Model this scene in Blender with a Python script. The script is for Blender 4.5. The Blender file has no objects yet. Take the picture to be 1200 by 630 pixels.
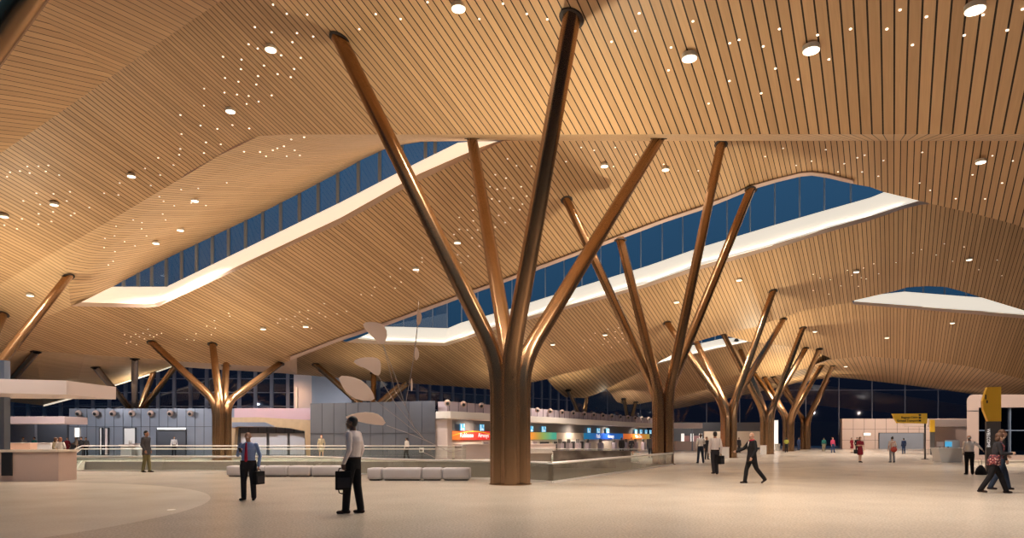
import bpy, bmesh, math, random
import numpy as np
from mathutils import Vector, Matrix
from mathutils.bvhtree import BVHTree
random.seed(7)
scene = bpy.context.scene
COL = scene.collection

# ------------------------------------------------------------ camera, sky, exposure
F = 800.0; HX = 600.0; HY = 513.0; EYE = 1.5
cam = bpy.data.cameras.new('camera'); cam_ob = bpy.data.objects.new('camera', cam); COL.objects.link(cam_ob)
cam.sensor_width = 36.0; cam.lens = 36.0 * F / 1200.0; cam.shift_y = (HY - 315.0) / 1200.0
cam.clip_end = 600
cam_ob.location = (0, 0, EYE); cam_ob.rotation_euler = (math.pi / 2, 0, 0)
scene.camera = cam_ob
vs = scene.view_settings
vs.view_transform = 'Standard'; vs.look = 'None'; vs.gamma = 1.0; vs.use_curve_mapping = False
vs.exposure = 0.0
try:
    scene.cycles.use_denoising = True
    scene.cycles.max_bounces = 7; scene.cycles.diffuse_bounces = 4; scene.cycles.glossy_bounces = 3
    scene.cycles.transparent_max_bounces = 12; scene.cycles.sample_clamp_indirect = 6
    scene.cycles.caustics_reflective = False; scene.cycles.caustics_refractive = False
except Exception: pass
world = bpy.data.worlds.new('dusk_sky'); scene.world = world; world.use_nodes = True
wn = world.node_tree; wn.nodes.clear()
wo = wn.nodes.new('ShaderNodeOutputWorld'); wb = wn.nodes.new('ShaderNodeBackground')
wg = wn.nodes.new('ShaderNodeTexCoord'); ws = wn.nodes.new('ShaderNodeSeparateXYZ'); wr = wn.nodes.new('ShaderNodeValToRGB')
wn.links.new(wg.outputs['Generated'], ws.inputs[0]); wn.links.new(ws.outputs['Z'], wr.inputs[0])
wn.links.new(wr.outputs[0], wb.inputs[0]); wn.links.new(wb.outputs[0], wo.inputs[0])
e = wr.color_ramp.elements
e[0].position = 0.0; e[0].color = (0.005, 0.0065, 0.013, 1)
e[1].position = 1.0; e[1].color = (0.04, 0.10, 0.18, 1)
m_ = e.new(0.09); m_.color = (0.006, 0.009, 0.019, 1)
m_ = e.new(0.15); m_.color = (0.018, 0.052, 0.10, 1)
m_ = e.new(0.35); m_.color = (0.030, 0.085, 0.16, 1)
wb.inputs[1].default_value = 1.0

UP_W, DOWN_W, COVE_E, PIN_E = 1.05, 4.4, 1.0, 1.0     # light levels, multiplied below
WARM = (1.0, 0.86, 0.60); SOFT = (1.0, 0.87, 0.74)

def add_spot(name, loc, energy, color, target, angle=2.4, radius=0.2, blend=1.0):
    l = bpy.data.lights.new(name, 'SPOT'); l.energy = energy; l.color = color
    l.spot_size = angle; l.spot_blend = blend; l.shadow_soft_size = radius
    o = bpy.data.objects.new(name, l); COL.objects.link(o); o.location = loc
    o.rotation_euler = (Vector(target) - Vector(loc)).to_track_quat('-Z', 'Y').to_euler()
    return o

# ------------------------------------------------------------ helpers
def P(px, py, d):
    return Vector(((px - HX) * d / F, d, EYE + (HY - py) * d / F))
def G(px, d):                                   # a point on the floor at distance d
    return Vector(((px - HX) * d / F, d, 0.0))

def mat(name, color, rough=0.5, metal=0.0, emit=None, emit_s=0.0, spec=0.5, noise=0.0, nscale=6.0):
    m = bpy.data.materials.new(name); m.use_nodes = True
    n = m.node_tree; b = n.nodes['Principled BSDF']
    b.inputs['Base Color'].default_value = (*color, 1); b.inputs['Roughness'].default_value = rough
    b.inputs['Metallic'].default_value = metal
    b.inputs['Specular IOR Level'].default_value = spec
    if emit: b.inputs['Emission Color'].default_value = (*emit, 1); b.inputs['Emission Strength'].default_value = emit_s
    tc = n.nodes.new('ShaderNodeTexCoord'); nz = n.nodes.new('ShaderNodeTexNoise'); nz.inputs['Scale'].default_value = nscale
    mx = n.nodes.new('ShaderNodeMix'); mx.data_type = 'RGBA'
    mx.inputs['A'].default_value = (*[c * (1 - noise) for c in color], 1)
    mx.inputs['B'].default_value = (*[min(1, c * (1 + noise)) for c in color], 1)
    n.links.new(tc.outputs['Object'], nz.inputs['Vector']); n.links.new(nz.outputs['Fac'], mx.inputs['Factor'])
    n.links.new(mx.outputs['Result'], b.inputs['Base Color'])
    return m

AX = Vector((0.4877, 0.8730, 0.0)); AN = Vector((0.8730, -0.4877, 0.0))   # slat direction and its normal in plan
def wood(name, pitch, c1=(0.37, 0.225, 0.118), c2=(0.63, 0.405, 0.225), groove=0.15, rough=0.45):
    m = bpy.data.materials.new(name); m.use_nodes = True
    n = m.node_tree; L = n.links; b = n.nodes['Principled BSDF']; b.inputs['Roughness'].default_value = rough
    b.inputs['Specular IOR Level'].default_value = 0.18
    def nd(t, **k):
        x = n.nodes.new(t)
        for a, v in k.items(): setattr(x, a, v)
        return x
    g = nd('ShaderNodeNewGeometry')
    d1 = nd('ShaderNodeVectorMath', operation='DOT_PRODUCT'); d1.inputs[1].default_value = AN / pitch
    d2 = nd('ShaderNodeVectorMath', operation='DOT_PRODUCT'); d2.inputs[1].default_value = AX
    L.new(g.outputs['Position'], d1.inputs[0]); L.new(g.outputs['Position'], d2.inputs[0])
    s = d1.outputs['Value']; t = d2.outputs['Value']
    fr = nd('ShaderNodeMath', operation='FRACT'); L.new(s, fr.inputs[0])
    fl = nd('ShaderNodeMath', operation='FLOOR'); L.new(s, fl.inputs[0])
    wnz = nd('ShaderNodeTexWhiteNoise', noise_dimensions='1D'); L.new(fl.outputs[0], wnz.inputs['W'])
    gm = nd('ShaderNodeMath', operation='LESS_THAN'); gm.inputs[1].default_value = groove; L.new(fr.outputs[0], gm.inputs[0])
    off = nd('ShaderNodeMath', operation='MULTIPLY'); off.inputs[1].default_value = 37.0; L.new(wnz.outputs['Value'], off.inputs[0])
    ta = nd('ShaderNodeMath', operation='MULTIPLY_ADD'); ta.inputs[1].default_value = 0.55; L.new(t, ta.inputs[0]); L.new(off.outputs[0], ta.inputs[2])
    sm = nd('ShaderNodeMath', operation='MULTIPLY'); sm.inputs[1].default_value = 3.0; L.new(s, sm.inputs[0])
    cb = nd('ShaderNodeCombineXYZ'); L.new(sm.outputs[0], cb.inputs[0]); L.new(ta.outputs[0], cb.inputs[1])
    nz = nd('ShaderNodeTexNoise'); nz.inputs['Scale'].default_value = 1.3; nz.inputs['Detail'].default_value = 5; nz.inputs['Distortion'].default_value = 1.2
    L.new(cb.outputs[0], nz.inputs['Vector'])
    ad = nd('ShaderNodeMath', operation='MULTIPLY_ADD'); ad.inputs[1].default_value = 0.40; L.new(wnz.outputs['Value'], ad.inputs[0])
    n2 = nd('ShaderNodeMath', operation='MULTIPLY'); n2.inputs[1].default_value = 0.62; L.new(nz.outputs['Fac'], n2.inputs[0]); L.new(n2.outputs[0], ad.inputs[2])
    mx = nd('ShaderNodeMix', data_type='RGBA'); mx.inputs['A'].default_value = (*c1, 1); mx.inputs['B'].default_value = (*c2, 1)
    L.new(ad.outputs[0], mx.inputs['Factor'])
    mg = nd('ShaderNodeMix', data_type='RGBA'); mg.inputs['B'].default_value = (0.018, 0.008, 0.004, 1)
    L.new(mx.outputs['Result'], mg.inputs['A']); L.new(gm.outputs[0], mg.inputs['Factor'])
    L.new(mg.outputs['Result'], b.inputs['Base Color'])
    return m

M = {}
M['wood'] = wood('slatted_wood', 0.27)
M['wood_wide'] = wood('slatted_wood_wide', 0.375, groove=0.10)
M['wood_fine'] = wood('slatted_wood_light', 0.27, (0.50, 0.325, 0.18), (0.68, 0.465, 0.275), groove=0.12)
M['wood_far'] = wood('slatted_wood_far', 0.42, groove=0.15)
M['edge'] = mat('roof_edge_trim', (0.55, 0.36, 0.28), 0.6)
M['edge_pink'] = mat('soffit_lip_paint', (0.50, 0.36, 0.31), 0.6)
M['soffit'] = mat('plaster_soffit', (0.42, 0.30, 0.23), 0.7)
M['fascia'] = mat('cove_fascia_paint', (0.62, 0.46, 0.37), 0.6)
M['cove'] = mat('white_cove_glow', (0.90, 0.84, 0.74), 0.6, emit=(1.0, 0.84, 0.64), emit_s=0.78)  # emission stands in for strip light falling on the white cove
M['mullion'] = mat('blue_grey_aluminium', (0.22, 0.27, 0.36), 0.4, 0.3)
M['mullion_dark'] = mat('violet_grey_aluminium', (0.20, 0.18, 0.21), 0.5, 0.2)
M['bronze'] = mat('brushed_bronze', (0.36, 0.210, 0.108), 0.27, 0.90, noise=0.12, nscale=1.5)
M['dark_hole'] = mat('dark_ceiling_socket', (0.02, 0.012, 0.01), 0.7)

def glass(name, tint, refl=0.10, rough=0.02, gc=(1, 1, 1)):
    m = bpy.data.materials.new(name); m.use_nodes = True; n = m.node_tree; n.nodes.clear()
    o = n.nodes.new('ShaderNodeOutputMaterial'); t = n.nodes.new('ShaderNodeBsdfTransparent'); g = n.nodes.new('ShaderNodeBsdfGlossy')
    f = n.nodes.new('ShaderNodeLayerWeight'); f.inputs['Blend'].default_value = 0.5; mx = n.nodes.new('ShaderNodeMixShader')
    p_ = n.nodes.new('ShaderNodeMath'); p_.operation = 'POWER'; p_.inputs[1].default_value = 4.0; n.links.new(f.outputs['Facing'], p_.inputs[0])
    a = n.nodes.new('ShaderNodeMath'); a.operation = 'MULTIPLY_ADD'; a.inputs[1].default_value = 0.6; a.inputs[2].default_value = refl; a.use_clamp = True
    t.inputs[0].default_value = (*tint, 1); g.inputs['Roughness'].default_value = rough
    n.links.new(p_.outputs[0], a.inputs[0]); g.inputs['Color'].default_value = (*gc, 1); n.links.new(a.outputs[0], mx.inputs[0])
    n.links.new(t.outputs[0], mx.inputs[1]); n.links.new(g.outputs[0], mx.inputs[2]); n.links.new(mx.outputs[0], o.inputs[0])
    return m
M['glass_sky'] = glass('skylight_glass', (0.80, 0.92, 1.0), 0.10, gc=(0.55, 0.62, 0.70))
M['glass_wall'] = glass('curtain_wall_glass', (0.55, 0.60, 0.70), 0.13, rough=0.02, gc=(0.75, 0.8, 0.9))
M['glass_rail'] = glass('balustrade_glass', (0.90, 0.94, 0.92), 0.05)

def link(name, me, mats, parent=None, smooth=False):
    o = bpy.data.objects.new(name, me); COL.objects.link(o)
    for mm in (mats if isinstance(mats, (list, tuple)) else [mats]): me.materials.append(M[mm] if isinstance(mm, str) else mm)
    if parent: o.parent = parent
    if smooth:
        for p in me.polygons: p.use_smooth = True
    return o
def obj(name, bm, mats, parent=None, smooth=False):
    bmesh.ops.recalc_face_normals(bm, faces=bm.faces[:])
    me = bpy.data.meshes.new(name); bm.to_mesh(me); bm.free()
    return link(name, me, mats, parent, smooth)
def tag(o, label=None, cat=None, group=None, kind=None):
    if label: o['label'] = label
    if cat: o['category'] = cat
    if group: o['group'] = group
    if kind: o['kind'] = kind
    return o
def thing(name, label, cat, loc=(0, 0, 0), rz=0.0, group=None):
    o = bpy.data.objects.new(name, None); COL.objects.link(o); o.empty_display_size = 0.2
    o.location = loc; o.rotation_euler = (0, 0, rz)
    return tag(o, label, cat, group)
def local(t, name, bm, mats, smooth=False):     # part whose geometry is already in world coordinates
    bpy.context.view_layer.update() if False else None
    inv = (Matrix.Translation(t.location) @ t.rotation_euler.to_matrix().to_4x4()).inverted()
    bmesh.ops.transform(bm, matrix=inv, verts=bm.verts[:])
    return obj(name, bm, mats, t, smooth)
def box(bm, c, s, rz=0.0, bev=0.0, R=None):
    r = bmesh.ops.create_cube(bm, size=1.0); vs_ = r['verts']
    bmesh.ops.scale(bm, vec=s, verts=vs_)
    if bev > 0:
        ed = list({e_ for v in vs_ for e_ in v.link_edges})
        rb = bmesh.ops.bevel(bm, geom=ed, offset=bev, segments=2, profile=0.7, affect='EDGES')
        vs_ = list({v for f in rb['faces'] for v in f.verts} | {v for v in vs_ if v.is_valid})
    mt = Matrix.Translation(c) @ (R if R is not None else Matrix.Rotation(rz, 4, 'Z'))
    bmesh.ops.transform(bm, matrix=mt, verts=vs_)
    return vs_
def quad(bm, pts):
    v = [bm.verts.new(p) for p in pts]; return bm.faces.new(v)
def prism(bm, pts, vec):                        # extrude a polygon outline
    a = [bm.verts.new(p) for p in pts]; b = [bm.verts.new(Vector(p) + Vector(vec)) for p in pts]
    n = len(pts); bm.faces.new(a); bm.faces.new(b[::-1])
    for i in range(n): bm.faces.new((a[i], b[i], b[(i + 1) % n], a[(i + 1) % n]))
def tube(bm, pts, rad, seg=12, caps=True):
    rings = []; pts = [Vector(p) for p in pts]; n = len(pts); up = None
    for i, p in enumerate(pts):
        d = (pts[min(i + 1, n - 1)] - pts[max(i - 1, 0)]).normalized()
        if up is None:
            up = Vector((0, 0, 1)) if abs(d.z) < 0.9 else Vector((0, 1, 0))
        x = d.cross(up).normalized(); y = d.cross(x).normalized(); up = (y if False else -y) if False else up
        x = d.cross(up).normalized(); y = x.cross(d).normalized(); up = y
        r = rad[i] if isinstance(rad, (list, tuple)) else rad
        rings.append([bm.verts.new(p + x * (r * math.cos(2 * math.pi * k / seg)) + y * (r * math.sin(2 * math.pi * k / seg))) for k in range(seg)])
    for a, b in zip(rings, rings[1:]):
        for k in range(seg): bm.faces.new((a[k], a[(k + 1) % seg], b[(k + 1) % seg], b[k]))
    if caps: bm.faces.new(rings[0]); bm.faces.new(rings[-1][::-1])
def disc(bm, c, nrm, r, h, seg=16):
    q = Vector(nrm).to_track_quat('Z', 'Y').to_matrix().to_4x4()
    bmesh.ops.create_cone(bm, cap_ends=True, segments=seg, radius1=r, radius2=r, depth=h, matrix=Matrix.Translation(c) @ q)

# ------------------------------------------------------------ the rolling ceiling
def uv(px, py): return (px - HX) / F, (HY - py) / F
def plane(a, b, H0): return lambda px, py: (uv(px, py)[1] - a * uv(px, py)[0] - b) / H0
def smax(f, g, s): return lambda px, py: (f(px, py) + g(px, py) + math.sqrt((f(px, py) - g(px, py)) ** 2 + s * s)) / 2
kF1 = smax(plane(-0.344, -0.1677, 15.13), plane(0.1, -0.426, 30.6), 0.002)
def kF0(px, py):
    u, v = uv(px, py); c = max(-1.0, min(1.5, (px - 130) / 130))
    return 0.72 * (v - 0.341 * u - 0.19) / 11.56
kF3 = smax(plane(0.12, -0.397, 29.5), plane(-0.6, -0.045, 25.6), 0.0015)
kF4 = plane(0.05, -0.374, 30.5)
kF5 = plane(0.0, -0.346, 32.8)
kF6 = plane(0.0, -0.346, 35.9)
CEIL = []
def register(me):
    CEIL.append(([v.co.copy() for v in me.vertices], [tuple(p.vertices) for p in me.polygons]))
def soffit(name, bm, mats, thick=0.10):
    bm.normal_update()
    for f in bm.faces:
        if f.normal.dot(Vector((0, 0, EYE)) - f.calc_center_median()) < 0: f.normal_flip()
    bm.normal_update()
    me = bpy.data.meshes.new(name); bm.to_mesh(me); bm.free(); register(me)
    o = link(name, me, mats); o['kind'] = 'structure'
    md = o.modifiers.new('thickness', 'SOLIDIFY'); md.thickness = thick; md.offset = -1.0
    if len(me.materials) > 1: md.material_offset_rim = 1
    return o
def facet(name, poly, k, mats, cut=0):
    bm = bmesh.new(); vv = [bm.verts.new((x, y, 0)) for x, y in poly]; bm.faces.new(vv)
    if cut:
        for ax, rng in ((0, range(-200, 1400, cut)), (1, range(-300, 640, cut))):
            for c in rng:
                co = [0, 0, 0]; co[ax] = c; no = [0, 0, 0]; no[ax] = 1
                bmesh.ops.bisect_plane(bm, geom=bm.verts[:] + bm.edges[:] + bm.faces[:], plane_co=co, plane_no=no, dist=1e-4)
    bm.normal_update()
    bmesh.ops.triangulate(bm, faces=bm.faces[:], ngon_method='EAR_CLIP')
    for v in bm.verts:
        kk = k(v.co.x, v.co.y); v.co = P(v.co.x, v.co.y, 1.0 / kk)
    return soffit(name, bm, mats)
def strip(name, A, B, mats, n=6, thick=0.10, smooth=True):        # ruled surface between two 3-D polylines
    bm = bmesh.new(); rows = []
    for i in range(n + 1):
        t = i / n; rows.append([bm.verts.new(a.lerp(b, t)) for a, b in zip(A, B)])
    for r0, r1 in zip(rows, rows[1:]):
        for k in range(len(A) - 1):
            try: bm.faces.new((r0[k], r0[k + 1], r1[k + 1], r1[k]))
            except ValueError: pass
    return soffit(name, bm, mats, thick)
def interp(tab, x):
    for (x0, y0), (x1, y1) in zip(tab, tab[1:]):
        if x <= x1: return y0 + (y1 - y0) * max(0, (x - x0)) / (x1 - x0)
    return tab[-1][1]

# first fold: falling towards the viewer's ridge line
L1 = [(-150, 402), (0, 333), (50, 303), (100, 275), (150, 246), (207, 212), (255, 183), (290, 164), (303, 159.5), (330, 157.5)]
facet('ceiling', [(-150, 281), (0, 180), (60, 139), (130, 90), (200, 41), (260, 0), (560, -210), (1350, -210), (1350, 157)] + L1[::-1], kF1, ['wood', 'edge'], 60)
L2 = [(-150, 281), (0, 180), (60, 139), (130, 90), (200, 41), (260, 0), (560, -210)]
def k0(px, py):        # the panel above L2 meets the first fold along L2
    return kF0(px, py)
bm = bmesh.new()
rows = []
for t in range(9):
    row = []
    for (x, y) in L2:
        k1 = kF1(x, y); s = t / 8.0
        xx = x - 380 * s * (1 if x < 400 else 1); yy = y - 330 * s
        dk = kF0(x, y); kk = k1 + (kF0(xx, yy) - dk) * 0.9
        row.append(bm.verts.new(P(xx, yy, 1 / max(kk, 0.02))))
    rows.append(row)
for r0, r1 in zip(rows, rows[1:]):
    for k in range(len(L2) - 1): bm.faces.new((r0[k], r0[k + 1], r1[k + 1], r1[k]))
soffit('ceiling', bm, ['wood_wide', 'edge'])

# skylight one: outer lip, white cove, glass foot, roof edge above the glass
SK1_O = [(83, 358.5), (171, 360.5), (186, 359), (200, 352), (300, 306), (400, 261.4), (490, 212), (560, 180), (590, 166)]
SK1_W = [(95, 354), (171, 356), (180, 355.5), (200, 348.8), (300, 301.5), (400, 254.5), (490, 204), (560, 173.5), (583, 165.5)]
SK1_G = [(131, 335.8), (171, 335.8), (195, 335.8), (201, 333), (300, 285), (400, 236.5), (490, 190), (537, 167), (560, 165.5)]
SK1_T = [(131, 335), (171, 315), (195, 303.5), (201, 300), (300, 252.5), (400, 200.4), (426, 186), (457, 172), (494, 166), (537, 165.3)]
dO1 = lambda x, y: 1 / kF3(x, y)
dG1t = [(131, 46.0), (200, 47.5), (300, 46.3), (400, 43.5), (540, 40.0), (600, 38.5)]
# second fold (rising) from L1 / the crease to the roof edge over the skylight
N2 = [(-150, 402), (0, 333), (50, 303), (75, 289), (100, 275), (130, 257.5), (165, 237), (207, 212), (255, 183), (303, 159.5), (345, 157.3), (380, 157), (420, 157), (470, 157), (540, 157), (583, 157), (620, 157), (720, 157), (840, 157), (960, 157), (1047, 157), (1120, 157), (1200, 157), (1350, 157)]
B2 = [(-150, 466), (0, 407), (43, 376), (83, 358.7), (110, 347.6), (131, 336.4), (171, 315), (201, 300), (300, 252.5), (350, 227), (400, 200.4), (426, 186), (457, 172), (494, 166), (537, 165.3), (583, 165), (620, 165), (720, 165), (840, 165), (960, 165), (1047, 165), (1120, 165), (1200, 165), (1350, 165)]
def dB2(x, y):
    if x <= 90: return 1 / kF3(max(x, -150), y)
    if x < 131: return 1 / kF3(83, 357) + (46 - 1 / kF3(83, 357)) * (x - 83) / 48.0
    if x <= 540: return interp(dG1t, x)
    if x < 620: return 40 + (1 / kF3(620, 165) - 40) * (x - 540) / 80.0
    return 1 / kF3(x, 165)
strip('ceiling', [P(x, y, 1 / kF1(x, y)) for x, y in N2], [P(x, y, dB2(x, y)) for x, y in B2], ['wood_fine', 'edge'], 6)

# third fold
SK2_T = [(1350, 312), (1200, 267), (1187, 262), (1137, 249), (1091, 238.6), (1077, 235), (1036, 225), (1020, 219), (1000, 215.5), (968, 208), (951, 205.7), (937, 207), (908.6, 214), (883, 221.5), (853, 234), (820, 247), (780, 260), (674, 300), (594, 330), (560, 342), (511, 360), (454, 381), (430, 389), (397, 400), (340, 422)]
LOW3 = [(330, 426), (312, 429), (255, 426), (207, 423), (160, 419), (100, 415), (43, 411), (0, 412), (-150, 470)]
facet('ceiling', SK1_O[:-1] + [(590, 165), (1350, 165)] + SK2_T + LOW3 + [(-150, 466), (0, 407), (43, 376)], kF3, ['wood', 'edge'], 60)
# trim lip along the lower edge of the third fold
def ribbon(name, pts, up, dk, kfun, m_, lift=0.995):
    A = [P(x, y, lift / kfun(x, y)) for x, y in pts]; B = [P(x, y - up, lift / kfun(x, y - up)) for x, y in pts]
    return strip(name, A, B, [m_], 1, 0.06)
ribbon('trim_1', [p for p in SK2_T if 340 <= p[0] <= 1000], 4.0, 0, kF3, 'edge_pink')
for i, (A_, kf) in enumerate(((SK2_T, kF3),)):
    pass

# skylight one parts
O1 = [P(x, y, dO1(x, y)) for x, y in SK1_O]; W1 = [P(x, y, dO1(x, y) + 0.35) for x, y in SK1_W]
G1 = [P(x, y, interp(dG1t, x)) for x, y in SK1_G]
strip('trim_2', O1, W1, ['fascia'], 1, 0.05)
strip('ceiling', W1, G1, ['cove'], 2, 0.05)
def cove_lamps(W, Gg, watts=17):
    for (w0, w1), (g0, g1) in zip(zip(W, W[1:]), zip(Gg, Gg[1:])):
        L_ = (w1 - w0).length
        if L_ < 0.8: continue
        m0 = (w0 + w1) / 2; m1 = (g0 + g1) / 2; nn = (w1 - w0).cross(m1 - m0).normalized()
        if nn.dot(Vector((0, 0, EYE)) - m0) < 0: nn = -nn
        l = bpy.data.lights.new('cove_lamp', 'AREA'); l.shape = 'RECTANGLE'; l.size = L_; l.size_y = 0.12; l.energy = watts * L_; l.color = (1, 0.84, 0.60)
        o = bpy.data.objects.new('cove_lamp', l); COL.objects.link(o); o.location = m0 + nn * 0.16 + (m1 - m0).normalized() * 0.40
        z_ = -((m0.lerp(m1, 0.65)) - o.location).normalized(); x_ = (w1 - w0).normalized(); y_ = z_.cross(x_).normalized(); x_ = y_.cross(z_)
        o.rotation_euler = Matrix((x_, y_, z_)).transposed().to_euler()

def glazing(name, foot, top, muls, mw, mmat, dfun, extra=0.0):
    bm = bmesh.new()
    xs = sorted(set([p[0] for p in foot] + [p[0] for p in top]))
    xs = [x for x in xs if x >= max(foot[0][0], top[0][0]) and x <= min(foot[-1][0], top[-1][0])]
    a = [bm.verts.new(P(x, interp(foot, x), dfun(x))) for x in xs]; b = [bm.verts.new(P(x, interp(top, x) - extra, dfun(x))) for x in xs]
    for i in range(len(xs) - 1):
        bm.faces.new((a[i], a[i + 1], b[i + 1], b[i]))
    o = obj(name, bm, 'glass_sky'); o['kind'] = 'structure'
    for x in muls:
        d = dfun(x) - 0.06; p0 = P(x, interp(foot, x), d); p1 = P(x, interp(top, x) - extra, d)
        bm = bmesh.new(); c = (p0 + p1) / 2; box(bm, c, (mw, 0.16, (p1 - p0).length)); obj('mullion', bm, mmat, o)
    return o
glazing('window_1', SK1_G, SK1_T, [145, 162, 178, 195, 213, 230.6, 249, 268, 288, 308, 329, 351, 373, 396, 420, 445, 471, 498.6, 510], 0.20, 'mullion', lambda x: interp(dG1t, x))

# skylight two: long clerestory behind the lower edge of the third fold
SK2_O = [(405, 401), (455, 403.5), (523, 405), (540, 399.6), (589, 383), (671, 360), (760, 335.7), (820, 315.7), (906, 292), (963, 274), (1020, 258), (1057, 245), (1078, 240), (1091, 238.6)]
SK2_W = [(420, 396), (454, 399.2), (521, 401), (540, 395), (589, 378.5), (671, 355.5), (760, 331), (820, 310.3), (906, 286.5), (963, 269), (1020, 253), (1057, 241), (1070, 237), (1077, 235)]
SK2_G = [(450, 382.6), (470, 382.8), (525, 384.4), (540, 378), (589, 364.5), (671, 338.5), (760, 311), (820, 290), (906, 264), (963, 247.5), (1020, 231.4), (1034, 225.9), (1035, 225.4), (1036, 225)]
dO2 = lambda x, y: 1 / kF4(x, y)
O2 = [P(x, y, dO2(x, y)) for x, y in SK2_O]; W2 = [P(x, y, dO2(x, y) + 0.35) for x, y in SK2_W]
dG2 = lambda x: interp([(440, 64.5), (525, 64.5), (560, 62.5), (671, 57.8), (820, 53), (1020, 49.2), (1040, 48.8)], x)
G2 = [P(x, y, dG2(x)) for x, y in SK2_G]
strip('trim_3', O2, W2, ['fascia'], 1, 0.05)
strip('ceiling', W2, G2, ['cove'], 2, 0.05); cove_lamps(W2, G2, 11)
T2r = sorted(set(SK2_T))
glazing('window_2', SK2_G, T2r, [473, 490, 507, 524, 541, 560, 580, 600, 619, 639, 661, 682, 704, 727, 751, 776, 800, 826, 852, 879, 908, 937, 966, 997], 0.07, 'mullion', dG2, 22)

# fourth fold
F4_TOP = [(340, 408), (397, 388), (402, 400)] + SK2_O + [(1100, 226), (1137, 232), (1200, 248), (1350, 290)]
C1 = [(1350, 412), (1200, 363.5), (1149, 348), (1127, 341), (1108, 336), (1086, 335), (1063, 336.5), (1048, 341), (1000, 352), (997, 354), (943, 363), (884, 383), (846, 391.4), (823, 398), (813, 401), (790, 407), (764, 412), (740, 420), (643, 442), (641, 444), (622, 448), (598, 453), (575, 456), (540, 453), (422, 445), (367, 440), (340, 438)]
facet('ceiling', F4_TOP + C1, kF4, ['wood', 'edge'])
# skylight four (right) and three (middle)
SK4_O = [(1000, 356.5), (1200, 373), (1350, 386)]; SK4_W = [(1001, 353), (1200, 368), (1350, 380)]
SK4_G = [(1040, 341.5), (1083, 343.5), (1160, 349), ]
O4 = [P(x, y, 1 / kF5(x, y)) for x, y in [(1000, 356.5), (1083, 363), (1160, 369.7), (1350, 386)]]
W4 = [P(x, y, 1 / kF5(x, y) + 0.4) for x, y in [(1001, 353), (1083, 359), (1160, 365), (1350, 380)]]
G4 = [P(1001, 348, 64.5), P(1060, 341.5, 65), P(1150, 348.5, 65.5), P(1350, 366, 67)]
strip('trim_4', O4, W4, ['fascia'], 1, 0.05)
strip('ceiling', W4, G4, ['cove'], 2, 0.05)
glazing('window_3', [(1001, 348), (1060, 341.5), (1150, 348.5), (1350, 366)], [(1001, 350), (1048, 341), (1086, 335), (1149, 348), (1350, 400)], [1040, 1060, 1082, 1107, 1132, 1158], 0.08, 'mullion', lambda x: interp([(1001, 64.5), (1060, 65), (1150, 65.5), (1350, 67)], x), 26)
O3 = [P(x, y, 1 / kF6(x, y)) for x, y in [(767, 427.5), (800, 419), (840, 409), (878, 400.5)]]
W3 = [P(x, y, 1 / kF6(x, y) + 0.3) for x, y in [(768, 426), (800, 417), (840, 407), (877, 399.5)]]
G3 = [P(x, y, 82) for x, y in [(780, 412), (815, 403.5), (844, 397), (877, 394)]]
strip('trim_5', O3, W3, ['fascia'], 1, 0.05)
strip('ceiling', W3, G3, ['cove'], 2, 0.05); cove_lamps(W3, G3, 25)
glazing('window_4', [(780, 412), (815, 403.5), (844, 397), (877, 394)], [(780, 409), (813, 401), (846, 391.4), (877, 385)], [800, 822, 838], 0.1, 'mullion', lambda x: 82, 10)
# fifth fold, its left wave and its right field
facet('ceiling', [(641, 434), (740, 410), (764, 402), (792, 397), (813, 391), (813, 401), (790, 414), (767, 427), (720, 451), (711, 455), (700, 461), (685, 466), (673, 466), (662, 465), (650, 455), (641, 444)], kF5, ['wood_far', 'edge'])
facet('ceiling', [(850, 384), (884, 374), (943, 354), (997, 346), (1000, 356.5), (1083, 363), (1160, 369.7), (1200, 373), (1350, 386), (1350, 484), (1200, 444), (1133, 428.6), (1079, 422), (1013, 417), (975, 421), (954, 410), (926, 406), (878, 400), (850, 393)], kF5, ['wood', 'edge'])
facet('ceiling', [(767, 427.5), (840, 409), (878, 400.5), (926, 406), (954, 410), (975, 421), (949, 430), (920, 437), (878, 447), (844, 453), (792, 466), (790, 477), (779, 474), (764, 470), (750, 473), (732, 474), (723, 470.5), (711, 455), (720, 451)], kF6, ['wood', 'edge'])
T7 = [(790, 466), (844, 453), (878, 447), (920, 437), (949, 430), (975, 421), (1013, 417), (1079, 422), (1133, 428.6), (1200, 444), (1350, 484)]
B7 = [(790, 479), (844, 468.6), (888, 459), (915, 453), (937, 447.6), (975, 441.5), (1013, 445), (1080, 453), (1143, 462), (1200, 471), (1350, 497)]
strip('ceiling', [P(x, y, 1 / (kF6(x, y) if x < 975 else kF5(x, y))) for x, y in T7], [P(x, y, 98) for x, y in B7], ['wood_far', 'edge'], 3)
# left low fold down to the glazed wall, and the plaster soffit beside it
TG = [(-150, 470), (0, 412), (43, 411), (100, 415), (130, 417), (160, 419), (207, 423)]
BG = [(-150, 474), (6, 470), (51, 475), (86, 466), (125, 454), (164, 442), (201, 429)]
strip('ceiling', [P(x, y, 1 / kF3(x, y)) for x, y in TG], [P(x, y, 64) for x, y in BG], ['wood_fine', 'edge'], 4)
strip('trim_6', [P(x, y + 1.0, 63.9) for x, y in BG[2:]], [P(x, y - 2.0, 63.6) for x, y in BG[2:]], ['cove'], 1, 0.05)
strip('ceiling', [P(x, y, 1 / kF3(x, y)) for x, y in [(207, 423), (255, 426), (312, 429), (330, 426), (340, 422), (348, 419)]], [P(x, y, 60) for x, y in [(201, 429), (260, 433), (312, 436), (330, 437), (340, 438), (348, 439)]], ['soffit', 'edge'], 2)

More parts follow.
